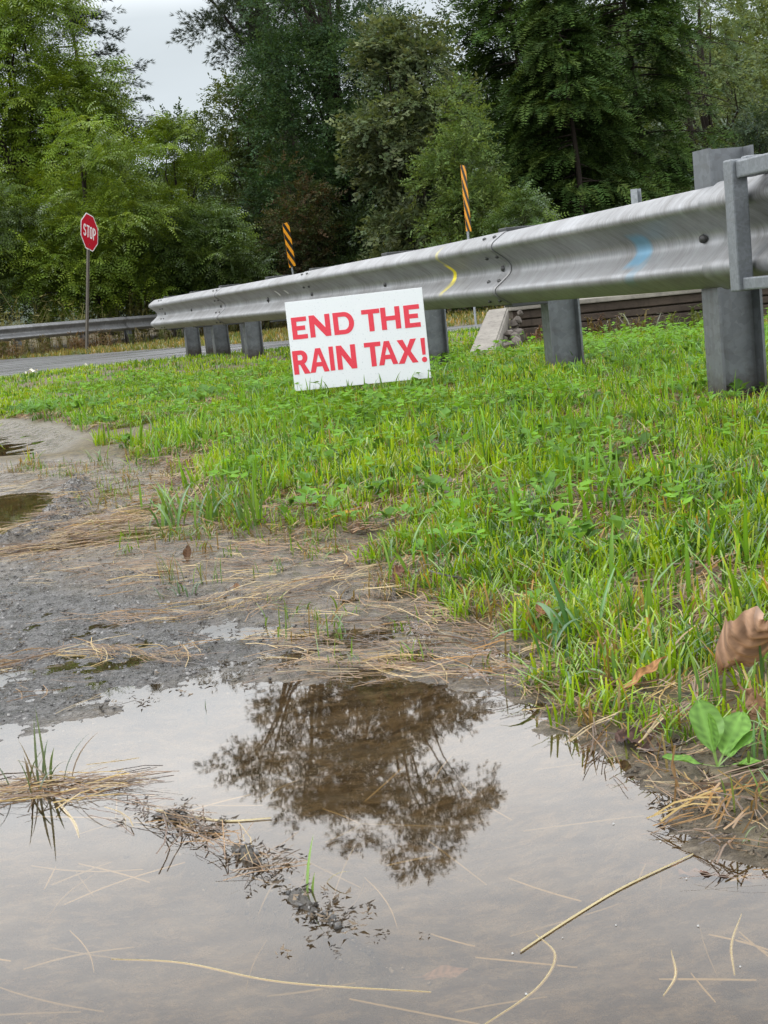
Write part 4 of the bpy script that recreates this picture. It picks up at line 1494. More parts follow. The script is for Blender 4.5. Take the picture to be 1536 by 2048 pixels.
# dark understorey
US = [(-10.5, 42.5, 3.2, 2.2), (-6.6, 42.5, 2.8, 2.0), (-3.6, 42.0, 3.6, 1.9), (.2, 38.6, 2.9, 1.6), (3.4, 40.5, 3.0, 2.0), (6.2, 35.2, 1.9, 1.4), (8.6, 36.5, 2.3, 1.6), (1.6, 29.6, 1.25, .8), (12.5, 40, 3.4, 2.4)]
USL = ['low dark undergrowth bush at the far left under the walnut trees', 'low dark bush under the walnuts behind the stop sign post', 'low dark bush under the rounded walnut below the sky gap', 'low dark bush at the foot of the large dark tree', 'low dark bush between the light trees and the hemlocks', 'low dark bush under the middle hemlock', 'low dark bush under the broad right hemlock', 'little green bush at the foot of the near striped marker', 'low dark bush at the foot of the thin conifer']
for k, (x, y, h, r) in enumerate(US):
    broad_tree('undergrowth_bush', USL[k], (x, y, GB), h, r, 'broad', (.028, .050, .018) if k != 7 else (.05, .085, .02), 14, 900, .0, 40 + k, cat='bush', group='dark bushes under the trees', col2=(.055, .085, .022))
# background woods
BK = [(-14, 56, 7.5, 3.4), (-9.5, 58, 7.8, 3.0), (-6.2, 60, 8.0, 3.0), (-3.2, 62, 8.3, 3.0), (1.5, 56, 9.5, 3.6), (5.5, 52, 10.5, 3.6), (9.6, 60, 11.5, 3.8), (14.5, 62, 13.0, 4.4), (18.5, 74, 13.5, 5.0), (13.5, 82, 14.5, 5.5), (23, 80, 15.0, 5.5), (21, 60, 10, 4.0)]
BKL = ['far tree behind the far left walnuts', 'far tree behind the upper left walnut', 'far small-crowned tree low in the sky gap', 'far tree behind the slim tree at the sky gap', 'far tree behind the large dark tree', 'far tree behind the left hemlock', 'far tree behind the broad right hemlock', 'grey-green tree coloured as if in haze behind the thin bare-trunked conifer', 'pale tree coloured as if in haze at the top right edge', 'tree coloured as if in haze, high behind the thin conifer', 'tree coloured as if in haze, beyond the right edge of the picture', 'far tree above the holly bush']
for k, (x, y, h, r) in enumerate(BK):
    pale = k in (7, 8, 9, 10)  # haze painted into the leaf colour: these far trees are made paler
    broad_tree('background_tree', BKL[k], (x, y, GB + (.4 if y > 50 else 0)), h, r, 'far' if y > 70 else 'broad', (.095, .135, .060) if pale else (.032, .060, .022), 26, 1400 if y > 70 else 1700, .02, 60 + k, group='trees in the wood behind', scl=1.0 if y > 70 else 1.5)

# hillside far behind
hx = np.linspace(-160, 200, 60); hy = np.linspace(95, 320, 24)
HX, HY = np.meshgrid(hx, hy)
HZ = .4 + 42 * sstep(95, 320, HY) * (0.75 + .5 * fbm(HX / 60, HY / 60, 31)) * (.55 + .45 * sstep(-20, 60, HX)) + 3 * fbm(HX / 6, HY / 6, 33) * sstep(95, 130, HY)
ii = np.arange(HX.size).reshape(HX.shape)
hq = np.stack([ii[:-1, :-1], ii[:-1, 1:], ii[1:, 1:], ii[1:, :-1]], -1).reshape(-1, 4)
M_HILL = simple('wooded_hill', (0.035, 0.055, 0.028), 0.9, 0, .5, .4, 0)
tag(link('hill', qmesh('hill', np.stack([HX.ravel(), HY.ravel(), HZ.ravel()], -1), hq, smooth=True), M_HILL), kind='structure')
g = np.random.default_rng(77)
n = 9000
x = g.uniform(-120, 150, n); y = 97 + 190 * g.random(n) ** 1.3
ih = .4 + 42 * sstep(95, 320, y) * (0.75 + .5 * fbm(x / 60, y / 60, 31)) * (.55 + .45 * sstep(-20, 60, x)) + 3 * fbm(x / 6, y / 6, 33) * sstep(95, 130, y)
P = np.stack([x, y, ih + g.uniform(0, 2.6, n)], -1)
D = g.normal(0, 1, (n, 3)); D[:, 2] = abs(D[:, 2])
tint = np.array([.05, .078, .034]) * g.uniform(.6, 1.4, n)[:, None]
V, Q_, T = scatter(TP['far'], g.integers(0, 5, n), P, frames(D, g.normal(0, .6, n)), g.uniform(1.6, 2.8, n), tint)
tag(link('hillside_wood', qmesh('hillside_wood', V, Q_, tint=T), M_LEAF), 'distant wooded hillside seen through the gaps between the trees', 'wood', kind='stuff')

# ------------------------------------------------------------------ grass
def tpl_tuft(g, nb, hh, wd, spread, segs, lean=.5, clipped=.5):
    t = Tpl()
    for b in range(nb):
        a = g.uniform(0, 6.2832)
        off = np.array([g.normal(0, spread), g.normal(0, spread), 0])
        d = np.array([math.cos(a), math.sin(a), 0])
        sd_ = np.array([-d[1], d[0], 0]) * math.cos(g.normal(0, .5)) + d * .3 * g.normal()
        sd_[2] = 0
        sd_ /= np.linalg.norm(sd_) + 1e-9
        h = hh * g.uniform(.5, 1.15); w0 = wd * g.uniform(.6, 1.25)
        ln = abs(g.normal(0, lean))
        pr = []
        for k in range(segs + 1):
            f = k / segs
            p = off + d * h * ln * f ** 1.7 + np.array([0, 0, h * f * (1 - .28 * ln * f)])
            ww = w0 * (1 - .15 * f) if f < 1 else (w0 * (.55 if g.random() < clipped else .08))
            if 0 < f < 1: ww = w0 * (1.05 - .45 * f * f)
            pr.append((p, ww, f))
        br = g.uniform(.8, 1.2); yl = g.random()
        for k in range(segs):
            (p0, a0, f0), (p1, a1, f1) = pr[k], pr[k + 1]
            def colr(f):
                root = np.array([1.05, .95, .8]); mid = np.array([1, 1, 1]); tip = np.array([1.15, 1.08, .9]) if yl > .3 else np.array([1.9, 1.3, .9])
                c = root * (1 - min(1, f * 2.5)) + mid * min(1, f * 2.5)
                return (c * (1 - f ** 3) + tip * f ** 3) * br
            t.quad([p0 - sd_ * a0 / 2, p0 + sd_ * a0 / 2, p1 + sd_ * a1 / 2, p1 - sd_ * a1 / 2], np.array([colr(f0), colr(f0), colr(f1), colr(f1)]))
    return t.get()


def in_grass(x, y, mar=0.0):
    s = sdf(x, y, GRASSPOLY) + .07 * (fbm(x * 7, y * 7, 21) - .5) + .05 * (vnoise(x * 22, y * 22, 22) - .5)
    ok = (s > mar)
    ok &= ~((x < -.85) & (y < 6.4) & (vnoise(x * 9, y * 9, 29) < .80))
    s2 = sdf(x, y, MUD2)
    ok &= (s2 < .0) | ((s2 < .35) & (vnoise(x * 5, y * 5, 24) > .93))
    ok &= sdf(x, y, ROAD) < -.05
    return ok, s


def fan(g, n, y0, y1, ml=.45, mrr=.55):
    """points spread evenly over the strip of ground the scene shows, with a margin"""
    y = np.sqrt(g.uniform(y0 ** 2, y1 ** 2, n))
    x = g.uniform(-.34, .40, n) * y + g.uniform(-ml, mrr, n)
    return x, y


def rot_z(a, tilt=0):
    c, s = np.cos(a), np.sin(a)
    z = np.zeros_like(c); o = np.ones_like(c)
    return np.stack([np.stack([c, -s, z], -1), np.stack([s, c, z], -1), np.stack([z, z, o], -1)], -2)


GR1, GR2, GR3 = np.array([.155, .305, .010]), np.array([.245, .370, .016]), np.array([.060, .150, .018])


BARE = [(1.45, 4.3), (1.15, 4.6), (.75, 5.3)]


def grass_layer(name, label, y0, y1, n, nb, hh, wd, spread, segs, seed, lean=.45, cols=(GR1, GR2, GR3), dens=1.0, brown=.06, ex=None):
    g = np.random.default_rng(seed)
    tp = [tpl_tuft(g, nb, hh, wd, spread, segs, lean) for _ in range(14)]
    x, y = fan(g, n, y0, y1)
    ok, s = in_grass(x, y)
    patch = fbm(x * 1.6, y * 1.6, 41)
    patch2 = fbm(x * 5, y * 5, 42)
    keep = ok & (g.random(n) < np.clip((patch2 - .33) * 3.6, .06, 1) * (1 - .75 * np.exp(-(dline(x, y, BARE) / .30) ** 2)) * dens * (0.55 + .45 * sstep(0, .10, s)))
    if ex is not None: keep &= ex(x, y, g)
    x, y, s, patch = x[keep], y[keep], s[keep], patch[keep]
    n = len(x)
    z = H(x, y) - .004
    hs = (.60 + .5 * patch + g.uniform(-.15, .25, n)) * (.75 + .25 * sstep(0, .4, s))
    sc3 = np.stack([hs * .95, hs * .95, hs * g.uniform(.8, 1.15, n)], -1)
    f = np.clip(patch * 1.6 - .4 + g.normal(0, .25, n), 0, 1)[:, None]
    tint = cols[0] * (1 - f) + cols[1] * f
    k3 = g.random(n) < .12 + .4 * (fbm(x * 4, y * 4, 47) > .52)
    tint[k3] = cols[2]
    br = g.random(n) < brown + .16 * (1 - sstep(0, .2, s))
    tint[br] = np.array([.26, .20, .07]) * g.uniform(.6, 1.2, br.sum())[:, None]
    tint = tint * g.uniform(.75, 1.2, n)[:, None]
    V, Q_, T = scatter(tp, g.integers(0, 14, n), np.stack([x, y, z], -1), rot_z(g.uniform(0, 6.28, n)), sc3, tint)
    return tag(link(name, qmesh(name, V, Q_, tint=T), M_GRASS), label, 'grass', kind='stuff')


def not_front_board(x, y, g):
    return ~((abs(x + .03) < .36) & (y > 6.1) & (y < 6.56) & (g.random(len(x)) < .5))


grass_layer('grass', 'wide-bladed wet grass on the bank beside the puddle', 1.15, 3.2, 12500, 6, .070, .0042, .013, 4, 1, lean=.75, brown=.05)
grass_layer('grass', 'fresh green grass across the middle of the verge', 3.2, 7.0, 26000, 6, .066, .0050, .015, 3, 2, lean=.65, brown=.04, ex=not_front_board)
grass_layer('grass', 'fine bright grass around the guardrail posts', 7.0, 12.0, 24000, 6, .046, .0075, .020, 2, 3, brown=.05)
grass_layer('grass', 'far bright grass running up to the road', 12.0, 20.0, 17000, 6, .050, .010, .030, 2, 4, brown=.04)
grass_layer('grass', 'roadside grass beyond the road', 20.0, 34.0, 15000, 6, .11, .018, .05, 2, 5, cols=(np.array([.12, .16, .035]), np.array([.17, .16, .05]), np.array([.07, .11, .03])), brown=.28)

# thin, dense under-layer
grass_layer('short_grass', 'short fine grass and sprouts between the taller blades', 1.2, 6.5, 30000, 6, .030, .0026, .012, 2, 6, lean=.9, cols=(np.array([.13, .185, .035]), np.array([.20, .22, .05]), np.array([.10, .15, .04])), brown=.3)



def fringe():
    g = np.random.default_rng(17)
    tp = [tpl_tuft(g, 6, .030, .0020, .012, 3, 1.0) for _ in range(12)]
    x, y = fan(g, 15000, 1.9, 7.0, .4, .1)
    s = sdf(x, y, GRASSPOLY)
    k = (s < .02) & (s > -.34) & (sdf(x, y, SHORE) < -.04) & (sdf(x, y, PUD2) < -.02) & (sdf(x, y, MUD2) < -.02)
    k &= g.random(len(x)) < np.clip((vnoise(x * 9, y * 9, 90) - .45) * 2.2, 0, 1) * sstep(-.36, .0, s) * 1.3
    x, y = x[k], y[k]; n = len(x)
    f = (g.random(n) < .45)[:, None]
    tint = np.where(f, np.array([.20, .145, .055]), np.array([.125, .225, .03])) * g.uniform(.7, 1.2, n)[:, None]
    V, Q_, T = scatter(tp, g.integers(0, 12, n), np.stack([x, y, H(x, y) - .002], -1), rot_z(g.uniform(0, 6.28, n)), g.uniform(.6, 1.5, n), tint)
    tag(link('thin_grass', qmesh('thin_grass', V, Q_, tint=T), M_GRASS), 'sparse green and brown sprouts thinning out over the mud beside the verge', 'grass', kind='stuff')


fringe()


# clover
def tpl_clover(g, r=.010, h=.035):
    t = Tpl()
    lx, ly = g.normal(0, .01), g.normal(0, .01)
    top = np.array([lx, ly, h])
    t.quad([(0, 0, 0), (.0012, 0, 0), top + [.0010, 0, 0], top], (.9, .9, .8))
    tilt = g.normal(0, .25, 2)
    for k in range(3):
        a = k * 2.094 + g.uniform(-.15, .15)
        d = np.array([math.cos(a), math.sin(a), .15 + tilt[0] * math.cos(a) + tilt[1] * math.sin(a)])
        sd_ = np.array([-math.sin(a), math.cos(a), 0])
        b = g.uniform(.85, 1.2)
        p = top
        q1, q2, q3 = p + d * r * .9, p + d * r * 1.7, p
        t.quad([p, q1 - sd_ * r * .85, q2, p + d * r * .6], (b, b, b))
        t.quad([p, p + d * r * .6, q2, q1 + sd_ * r * .85], (b * .93, b * .93, b * .93))
    return t.get()


def clover_field():
    g = np.random.default_rng(12)
    tp = [tpl_clover(g, g.uniform(.008, .013), g.uniform(.025, .055)) for _ in range(10)]
    x, y = fan(g, 34000, 2.3, 11.8)
    ok, s = in_grass(x, y, .12)
    pt = fbm(x * 1.1, y * 1.1, 61)
    keep = ok & (g.random(len(x)) < np.clip((pt - .50) * 4, .03, .55) * (1 - .55 * sstep(5, 11, y)))
    x, y = x[keep], y[keep]
    n = len(x)
    tint = np.array([.125, .270, .020]) * g.uniform(.8, 1.35, n)[:, None] * np.array([1, 1, 1])
    far = 1 + .06 * y
    V, Q_, T = scatter(tp, g.integers(0, 10, n), np.stack([x, y, H(x, y)], -1), rot_z(g.uniform(0, 6.28, n)), far * g.uniform(.8, 1.2, n), tint)
    tag(link('clover', qmesh('clover', V, Q_, tint=T), M_GRASS), 'bright clover leaves spread through the verge grass', 'clover', kind='stuff')


def rosettes():
    g = np.random.default_rng(14)
    tp = []
    for _ in range(8):
        t = Tpl()
        for k in range(g.integers(4, 8)):
            a, e = g.uniform(0, 6.28), g.uniform(.15, 1.0)
            d = np.array([math.cos(a) * math.cos(e), math.sin(a) * math.cos(e), math.sin(e)])
            sd_ = np.array([-math.sin(a), math.cos(a), 0])
            b = g.uniform(.8, 1.2); L = g.uniform(.018, .040); p = np.array([0, 0, .004]) + d * .008
            n_ = np.cross(d, sd_)
            q1, q2 = p + d * L * .5, p + d * L - np.array([0, 0, L * .2])
            t.quad([p, q1 - sd_ * L * .28 + n_ * .002, q2, q1], (b, b, b))
            t.quad([p, q1, q2, q1 + sd_ * L * .28 + n_ * .002], (b * .9, b * .9, b * .9))
        tp.append(t.get())
    x, y = fan(g, 3600, 1.9, 9.0)
    ok, s = in_grass(x, y, .04)
    k = ok & (g.random(len(x)) < np.clip((fbm(x * 2.2, y * 2.2, 81) - .40) * 5, .08, 1))
    x, y = x[k], y[k]
    n = len(x)
    tint = np.array([.120, .250, .045]) * g.uniform(.7, 1.35, n)[:, None]
    V, Q_, T = scatter(tp, g.integers(0, 8, n), np.stack([x, y, H(x, y) + .018], -1), rot_z(g.uniform(0, 6.28, n)), (1 + .05 * y) * g.uniform(.7, 1.3, n), tint)
    tag(link('ground_weeds', qmesh('ground_weeds', V, Q_, tint=T), M_GRASS), 'small oval-leaved weeds scattered through the verge grass', 'weeds', kind='stuff')


clover_field()
rosettes()


# straw
def tpl_straw(g, L, w_, nb=1, segs=3):
    t = Tpl()
    for b in range(nb):
        a = g.normal(0, .25)
        d = np.array([math.cos(a), math.sin(a), 0]); sd_ = np.array([-d[1], d[0], 0])
        off = np.array([g.uniform(-.5, .5) * L * .5, g.normal(0, .008), g.uniform(0, .004)])
        l = L * g.uniform(.5, 1.2)
        cv = g.normal(0, .18)
        pr = []
        for k in range(segs + 1):
            f = k / segs - .5
            pr.append(off + d * l * f + sd_ * cv * l * f * f * 2 + np.array([0, 0, g.uniform(0, .003)]))
        ww = w_ * g.uniform(.6, 1.3)
        c = g.uniform(.75, 1.3)
        for k in range(segs):
            u_ = np.array([0, 0, ww * .35])
            t.quad([pr[k] - sd_ * ww / 2, pr[k] + sd_ * ww / 2 + u_, pr[k + 1] + sd_ * ww / 2 + u_, pr[k + 1] - sd_ * ww / 2], (c, c, c))
    return t.get()


STR = [np.array([.24, .135, .045]), np.array([.13, .072, .03]), np.array([.40, .29, .12]), np.array([.06, .038, .022])]


def straw_layer(name, label, x, y, ang, seed, L=.07, w_=.0016, nb=3, lift=.002, cols=STR, tilt=.05):
    g = np.random.default_rng(seed)
    tp = [tpl_straw(g, L, w_, nb) for _ in range(12)]
    n = len(x)
    D = np.stack([np.cos(ang), np.sin(ang), g.normal(0, tilt, n)], -1)
    ci = g.choice(len(cols), n, p=[.4, .3, .2, .1])
    tint = np.array(cols)[ci] * g.uniform(.75, 1.2, n)[:, None]
    z = np.maximum(H(x, y), .0003) + lift + g.uniform(0, .003, n)
    V, Q_, T = scatter(tp, g.integers(0, 12, n), np.stack([x, y, z], -1), frames(D, g.normal(0, .3, n)), g.uniform(.6, 1.3, n), tint)
    return tag(link(name, qmesh(name, V, Q_, tint=T), M_STRAW), label, 'straw', kind='stuff')


g = np.random.default_rng(30)
# thatch inside the grass
x, y = fan(g, 60000, 1.2, 9.0)
ok, s = in_grass(x, y, -.02)
k = ok & (g.random(len(x)) < .25 + .5 * vnoise(x * 2.5, y * 2.5, 71) + .9 * (fbm(x * 5, y * 5, 42) < .45) + .9 * (dline(x, y, BARE) < .4))
x, y = x[k], y[k]
straw_layer('thatch', 'dead grass stems matted under the green blades', x, y, g.uniform(0, 3.14, len(x)), 31, .055, .0014, 3, .006, tilt=.3)
# bands washed up on the flat ground
BANDS = [([(.245, 1.42), (.262, 1.32), (.268, 1.24), (.31, 1.17)], .022, 30), ([(.255, 1.40), (.30, 1.28), (.36, 1.15)], .035, 26), ([(-.52, 1.592), (-.36, 1.580), (-.29, 1.575)], .012, 300), ([(-.27, 1.483), (-.18, 1.36), (-.13, 1.29)], .012, 90), ([(-.98, 3.35), (-.70, 3.50), (-.45, 3.55)], .16, 1500), ([(-.75, 3.95), (-.55, 3.90)], .20, 420), ([(-.60, 2.20), (-.516, 2.25), (-.453, 2.243), (-.363, 2.175), (-.29, 2.12)], .014, 260),
         ([(-.62, 3.0), (-.40, 2.85), (-.20, 2.78)], .07, 340), ([(-.50, 2.50), (-.33, 2.42), (-.20, 2.55), (0.0, 2.72)], .030, 420), ([(-.02, 2.6), (.04, 2.35), (.13, 2.12)], .055, 620),
         ([(-.18, 2.20), (.02, 2.10), (.15, 1.98)], .06, 330), ([(-.10, 2.0), (.08, 1.92), (.20, 1.80), (.20, 1.62)], .030, 480), ([(-.35, 3.1), (-.15, 2.95), (.0, 2.75)], .08, 600), ([(-.62, 4.5), (-.50, 4.0), (-.42, 3.6)], .16, 700)]
XS, YS, AS = [], [], []
for pts, wd_, n in BANDS:
    n = int(n * (.42 if pts[0][1] > 1.7 else .5))
    P, _ = resample(np.array([(a, b, 0) for a, b in pts]), .01)
    i = g.integers(0, len(P) - 1, n)
    t = P[i + 1] - P[i]
    XS.append(P[i][:, 0] + g.normal(0, wd_ * .8, n)); YS.append(P[i][:, 1] + g.normal(0, wd_ * 1.1, n))
    AS.append(np.arctan2(t[:, 1], t[:, 0]) + g.normal(0, .45, n))
x, y = fan(g, 9500, 1.9, 8.5, .3, .1)
k = (sdf(x, y, GRASSPOLY) < .02) & (sdf(x, y, SHORE) < 0) & (sdf(x, y, PUD2) < 0) & ((sdf(x, y, ASPH) < .02) | (g.random(len(x)) < .12))
XS.append(x[k]); YS.append(y[k]); AS.append(g.normal(.1, .7, k.sum()))
x, y, a = np.concatenate(XS), np.concatenate(YS), np.concatenate(AS)
k = sdf(x, y, PUD2) < .02
straw_layer('straw', 'loose straw and dead stems washed into bands across the mud', x[k], y[k], a[k], 32, .085, .0011, 2, .0005)

# gravel
def tpl_stone(g):
    V, F = box_arr(-.5, .5, -.5, .5, -.35, .35)
    V = np.array(V) * g.uniform(.55, 1.1, (8, 1)) + g.normal(0, .07, (8, 3))
    return V, np.array(F), np.ones((8, 3))


g = np.random.default_rng(35)
x, y = fan(g, 15000, 1.55, 4.2, .4, .1)
k = (sdf(x, y, ASPH) > -.12) & (sdf(x, y, SHORE) < .12) & (g.random(len(x)) < .8)
x, y = x[k], y[k]
xb = []
for pts, wd_, n in ((BERM, .04, 2400), (RIDGE, .016, 420)):
    P, _ = resample(np.array([(a, b, 0) for a, b in pts]), .01)
    i = g.integers(0, len(P), n)
    xb.append((P[i][:, 0] + g.normal(0, wd_, n), P[i][:, 1] + g.normal(0, wd_, n)))
nb0 = len(x)
x = np.concatenate([x] + [b[0] for b in xb]); y = np.concatenate([y] + [b[1] for b in xb])
n = len(x)
tint = np.array([.13, .125, .12]) * (g.random(n) ** 1.5 * 1.9 + .25)[:, None]
V, Q_, T = scatter([tpl_stone(g) for _ in range(12)], g.integers(0, 12, n), np.stack([x, y, H(x, y) + .0003], -1), frames(g.normal(0, 1, (n, 3)), g.uniform(0, 6, n)), .0018 + .0045 * g.random(n) ** 2.5, tint)
t_ = NT('wet_pebbles')
_a = t_.n('ShaderNodeAttribute', attribute_name='tint')
t_.bsdf(_a.outputs['Color'], 0.28, 0)
tag(link('gravel', qmesh('gravel', V, Q_, tint=T), t_.m), 'loose wet grit on worn asphalt left of the puddle and along the mud ridges', 'gravel', kind='stuff')

# soaked debris along the ridge and the rim of the side puddle
def tpl_crumb(g):
    t = Tpl()
    for k in range(4):
        d = g.normal(0, 1, 3); d[2] *= .10
        t.leaf(g.normal(0, .006, 3) * [1, 1, .3], d, np.cross(d, [0, 0, 1]) + g.normal(0, .2, 3), g.uniform(.006, .017), g.uniform(.002, .006), (1, 1, 1), .2, .2)
    return t.get()


x = np.concatenate([b[0] for b in xb] ); y = np.concatenate([b[1] for b in xb])
pk = g.random(len(x)) < np.concatenate([np.full(2400, .16), np.full(420, .34)])
x, y = x[pk], y[pk]
n = len(x)
xf, yf = fan(g, 15000, 1.7, 9.0, .3, .1)
xe, ye = g.uniform(.22, .42, 420), g.uniform(1.12, 1.50, 420)
ke = sdf(xe, ye, SHORE) < .02
kf = (sdf(xf, yf, GRASSPOLY) < .06) & (sdf(xf, yf, SHORE) < .05) & (sdf(xf, yf, PUD2) < .02)
x = np.concatenate([x, xf[kf], xe[ke]]); y = np.concatenate([y, yf[kf], ye[ke]])
n = len(x)
tint = np.array([.085, .066, .046]) * (g.random(n) ** 2 * 2.4 + .3)[:, None]
V, Q_, T = scatter([tpl_crumb(g) for _ in range(10)], g.integers(0, 10, n), np.stack([x, y, np.maximum(H(x, y), 0) + .002], -1), rot_z(g.uniform(0, 6.3, n)), g.uniform(.3, .85, n) * np.array([1, 1, 1])[0], tint)
tag(link('mud_debris', qmesh('mud_debris', V, Q_, tint=T), M_STRAW), 'dark soaked leaf scraps on the mud ridges in and beside the puddles', 'debris', kind='stuff')

# ------------------------------------------------------------------ weeds behind the far rail
def tpl_weed(g, h=.8):
    k_ = min(1.0, h / .5)
    t = Tpl()
    for b in range(5):
        a = g.uniform(0, 6.28); ln = g.uniform(.05, .5)
        d = np.array([math.cos(a), math.sin(a), 0]); sd_ = np.array([-d[1], d[0], 0])
        hh = h * g.uniform(.5, 1.1)
        p0 = np.array([g.normal(0, .05), g.normal(0, .05), 0])
        for k in range(3):
            f0, f1 = k / 3, (k + 1) / 3
            q0 = p0 + d * hh * ln * f0 ** 2 + np.array([0, 0, hh * f0]); q1 = p0 + d * hh * ln * f1 ** 2 + np.array([0, 0, hh * f1])
            t.quad([q0 - sd_ * .008, q0 + sd_ * .008, q1 + sd_ * .006, q1 - sd_ * .006], (.9, .9, .8))
            for j in range(3):
                dl = np.array([*g.normal(0, 1, 2), g.uniform(-.2, .7)])
                t.leaf(q1, dl, np.cross(dl, [0, 0, 1]) + g.normal(0, .2, 3), g.uniform(.08, .17) * k_, .03 * k_, np.array([1, 1, 1]) * g.uniform(.8, 1.2))
    return t.get()


def weeds(name, label, xr, yr, n, h, cols, seed, zf=None):
    g = np.random.default_rng(seed)
    tp = [tpl_weed(g, h) for _ in range(10)]
    x = g.uniform(*xr, n); y = g.uniform(*yr, n)
    if zf is not None:
        k = zf(x, y); x, y = x[k], y[k]
    n = len(x)
    f = np.clip(fbm(x * .8, y * .8, seed) * 2 - .5 + g.normal(0, .2, n), 0, 1)[:, None]
    tint = (np.array(cols[0]) * (1 - f) + np.array(cols[1]) * f) * g.uniform(.7, 1.25, n)[:, None]
    V, Q_, T = scatter(tp, g.integers(0, 10, n), np.stack([x, y, H(x, y)], -1), rot_z(g.uniform(0, 6.28, n)), g.uniform(.6, 1.2, n), tint)
    tag(link(name, qmesh(name, V, Q_, tint=T), M_LEAF), label, 'weeds', kind='stuff')


def behind_far(x, y):
    yy = np.interp(x, FS[:, 0], FS[:, 1])
    return (y > yy + .35) & (y < yy + 4.5)


weeds('tall_weeds', 'tall yellow-green weeds growing behind the far guardrail', (-16, 1.5), (27, 46), 1900, 1.15, ((.13, .15, .035), (.20, .17, .07)), 51, behind_far)


def front_far(x, y):
    yy = np.interp(x, FS[:, 0], FS[:, 1])
    return (y < yy + .3) & (y > yy - 2.6) & (sdf(x, y, ROAD) < -.1)


weeds('roadside_weeds', 'brownish weeds under the far guardrail by the road', (-16, 3), (22, 43), 2200, .34, ((.10, .13, .035), (.14, .085, .04)), 52, front_far)
weeds('bank_weeds', 'thin weeds on the grassy bank in front of the concrete wall', (1.2, 5.5), (10.9, 11.42), 60, .15, ((.10, .14, .03), (.16, .09, .05)), 53)

# ------------------------------------------------------------------ single plants and leaves in the foreground
def single(name, tp, loc, rot=(0, 0, 0), mat=M_GRASS, label=None, cat=None, group=None, tint=(1, 1, 1), smooth=False):
    V, Q_, T = tp
    o = link(name, qmesh(name, V, Q_, tint=T * np.array(tint), smooth=smooth), mat, None, loc, rot)
    return tag(o, label, cat, group)


def leaf_surf(g, L, Wd, curl=.3, fold=.2, wav=.1, nu=12, nv=7, col=(.3, .2, .1), rib=.15, point=1.0, droop=0.0, obo=.5, ribc=.25):
    """a broad leaf as a curved sheet with ribs; x along the midrib from the base"""
    u = np.linspace(0, 1, nu); v = np.linspace(-1, 1, nv)
    UU, VV = np.meshgrid(u, v, indexing='ij')
    wd_ = np.sin(np.pi * np.clip(UU, 0.02, .985) ** (obo + .45)) ** .7 * Wd / 2
    X_ = UU * L
    Yy = VV * wd_
    Zz = fold * abs(VV) * wd_ + wav * Wd * np.sin(UU * 11 + VV * 2.2) * abs(VV) ** 1.5 * .5 + rib * .05 * np.cos(UU * 40 - abs(VV) * 5) * Wd
    ang = droop * UU
    Zz = Zz - L * (ang ** 1) * UU * .5
    if abs(curl) > 0:                       # roll about the long axis
        a = VV * curl
        r_ = wd_ / max(abs(curl), .05)
        Yy = np.sin(a) * r_
        Zz = Zz + (1 - np.cos(a)) * r_
    Zz = Zz + g.normal(0, .004 * Wd, Zz.shape)
    V = np.stack([X_, Yy, Zz], -1).reshape(-1, 3)
    i = np.arange(nu * nv).reshape(nu, nv)
    q = np.stack([i[:-1, :-1], i[1:, :-1], i[1:, 1:], i[:-1, 1:]], -1).reshape(-1, 4)
    T = np.array(col)[None] * (1 + ribc * np.cos(UU * 36 - abs(VV) * 5) * (abs(VV) > .05)).reshape(-1, 1) * g.uniform(.9, 1.1, (nu * nv, 1))
    mid = (abs(VV) < .05).reshape(-1)
    T[mid] *= 1.25
    return V, q, T


g = np.random.default_rng(90)
M_PLANT = leaf_mat('plantain_leaf', .30, .30, .09, (1.1, 1.1, .5))
pz = float(H(np.array([.297]), np.array([1.395]))[0])
pl = empty('plantain_plant', (.297, 1.395, max(pz, 0.0)))
tag(pl, 'bright green broad-leaved plantain at the right edge of the puddle', 'plant')
for az, el, L, Wd, cl in ((176, 14, .062, .034, .3), (100, 55, .085, .056, .5), (48, 36, .082, .062, .35), (20, 30, .06, .04, .3), (120, 80, .060, .022, 1.2), (-25, 8, .045, .03, .3)):
    V, q, T = leaf_surf(g, L, Wd, cl, .15, .12, 14, 7, (.15, .29, .06), .10, obo=.75)
    vv_ = np.tile(np.linspace(-1, 1, 7), 14)
    T = T * (1 + .10 * np.cos(vv_ * 9))[:, None]
    st = .022
    V[:, 0] += st
    # stalk
    b = len(V)
    V = np.vstack([V, [(0, -.0018, 0), (0, .0018, 0), (st + .004, .0018, .0), (st + .004, -.0018, 0)]])
    q = np.vstack([q, [(b, b + 1, b + 2, b + 3)]])
    T = np.vstack([T, np.tile([.20, .30, .09], (4, 1))])
    V *= .64
    link('leaf', qmesh('leaf', V, q, tint=T, smooth=True), M_PLANT, pl, (0, 0, .002), (0, -math.radians(el), math.radians(az)))

M_DEAD = leaf_mat('dead_leaf', .18, .45, .05, (1.2, .8, .5))


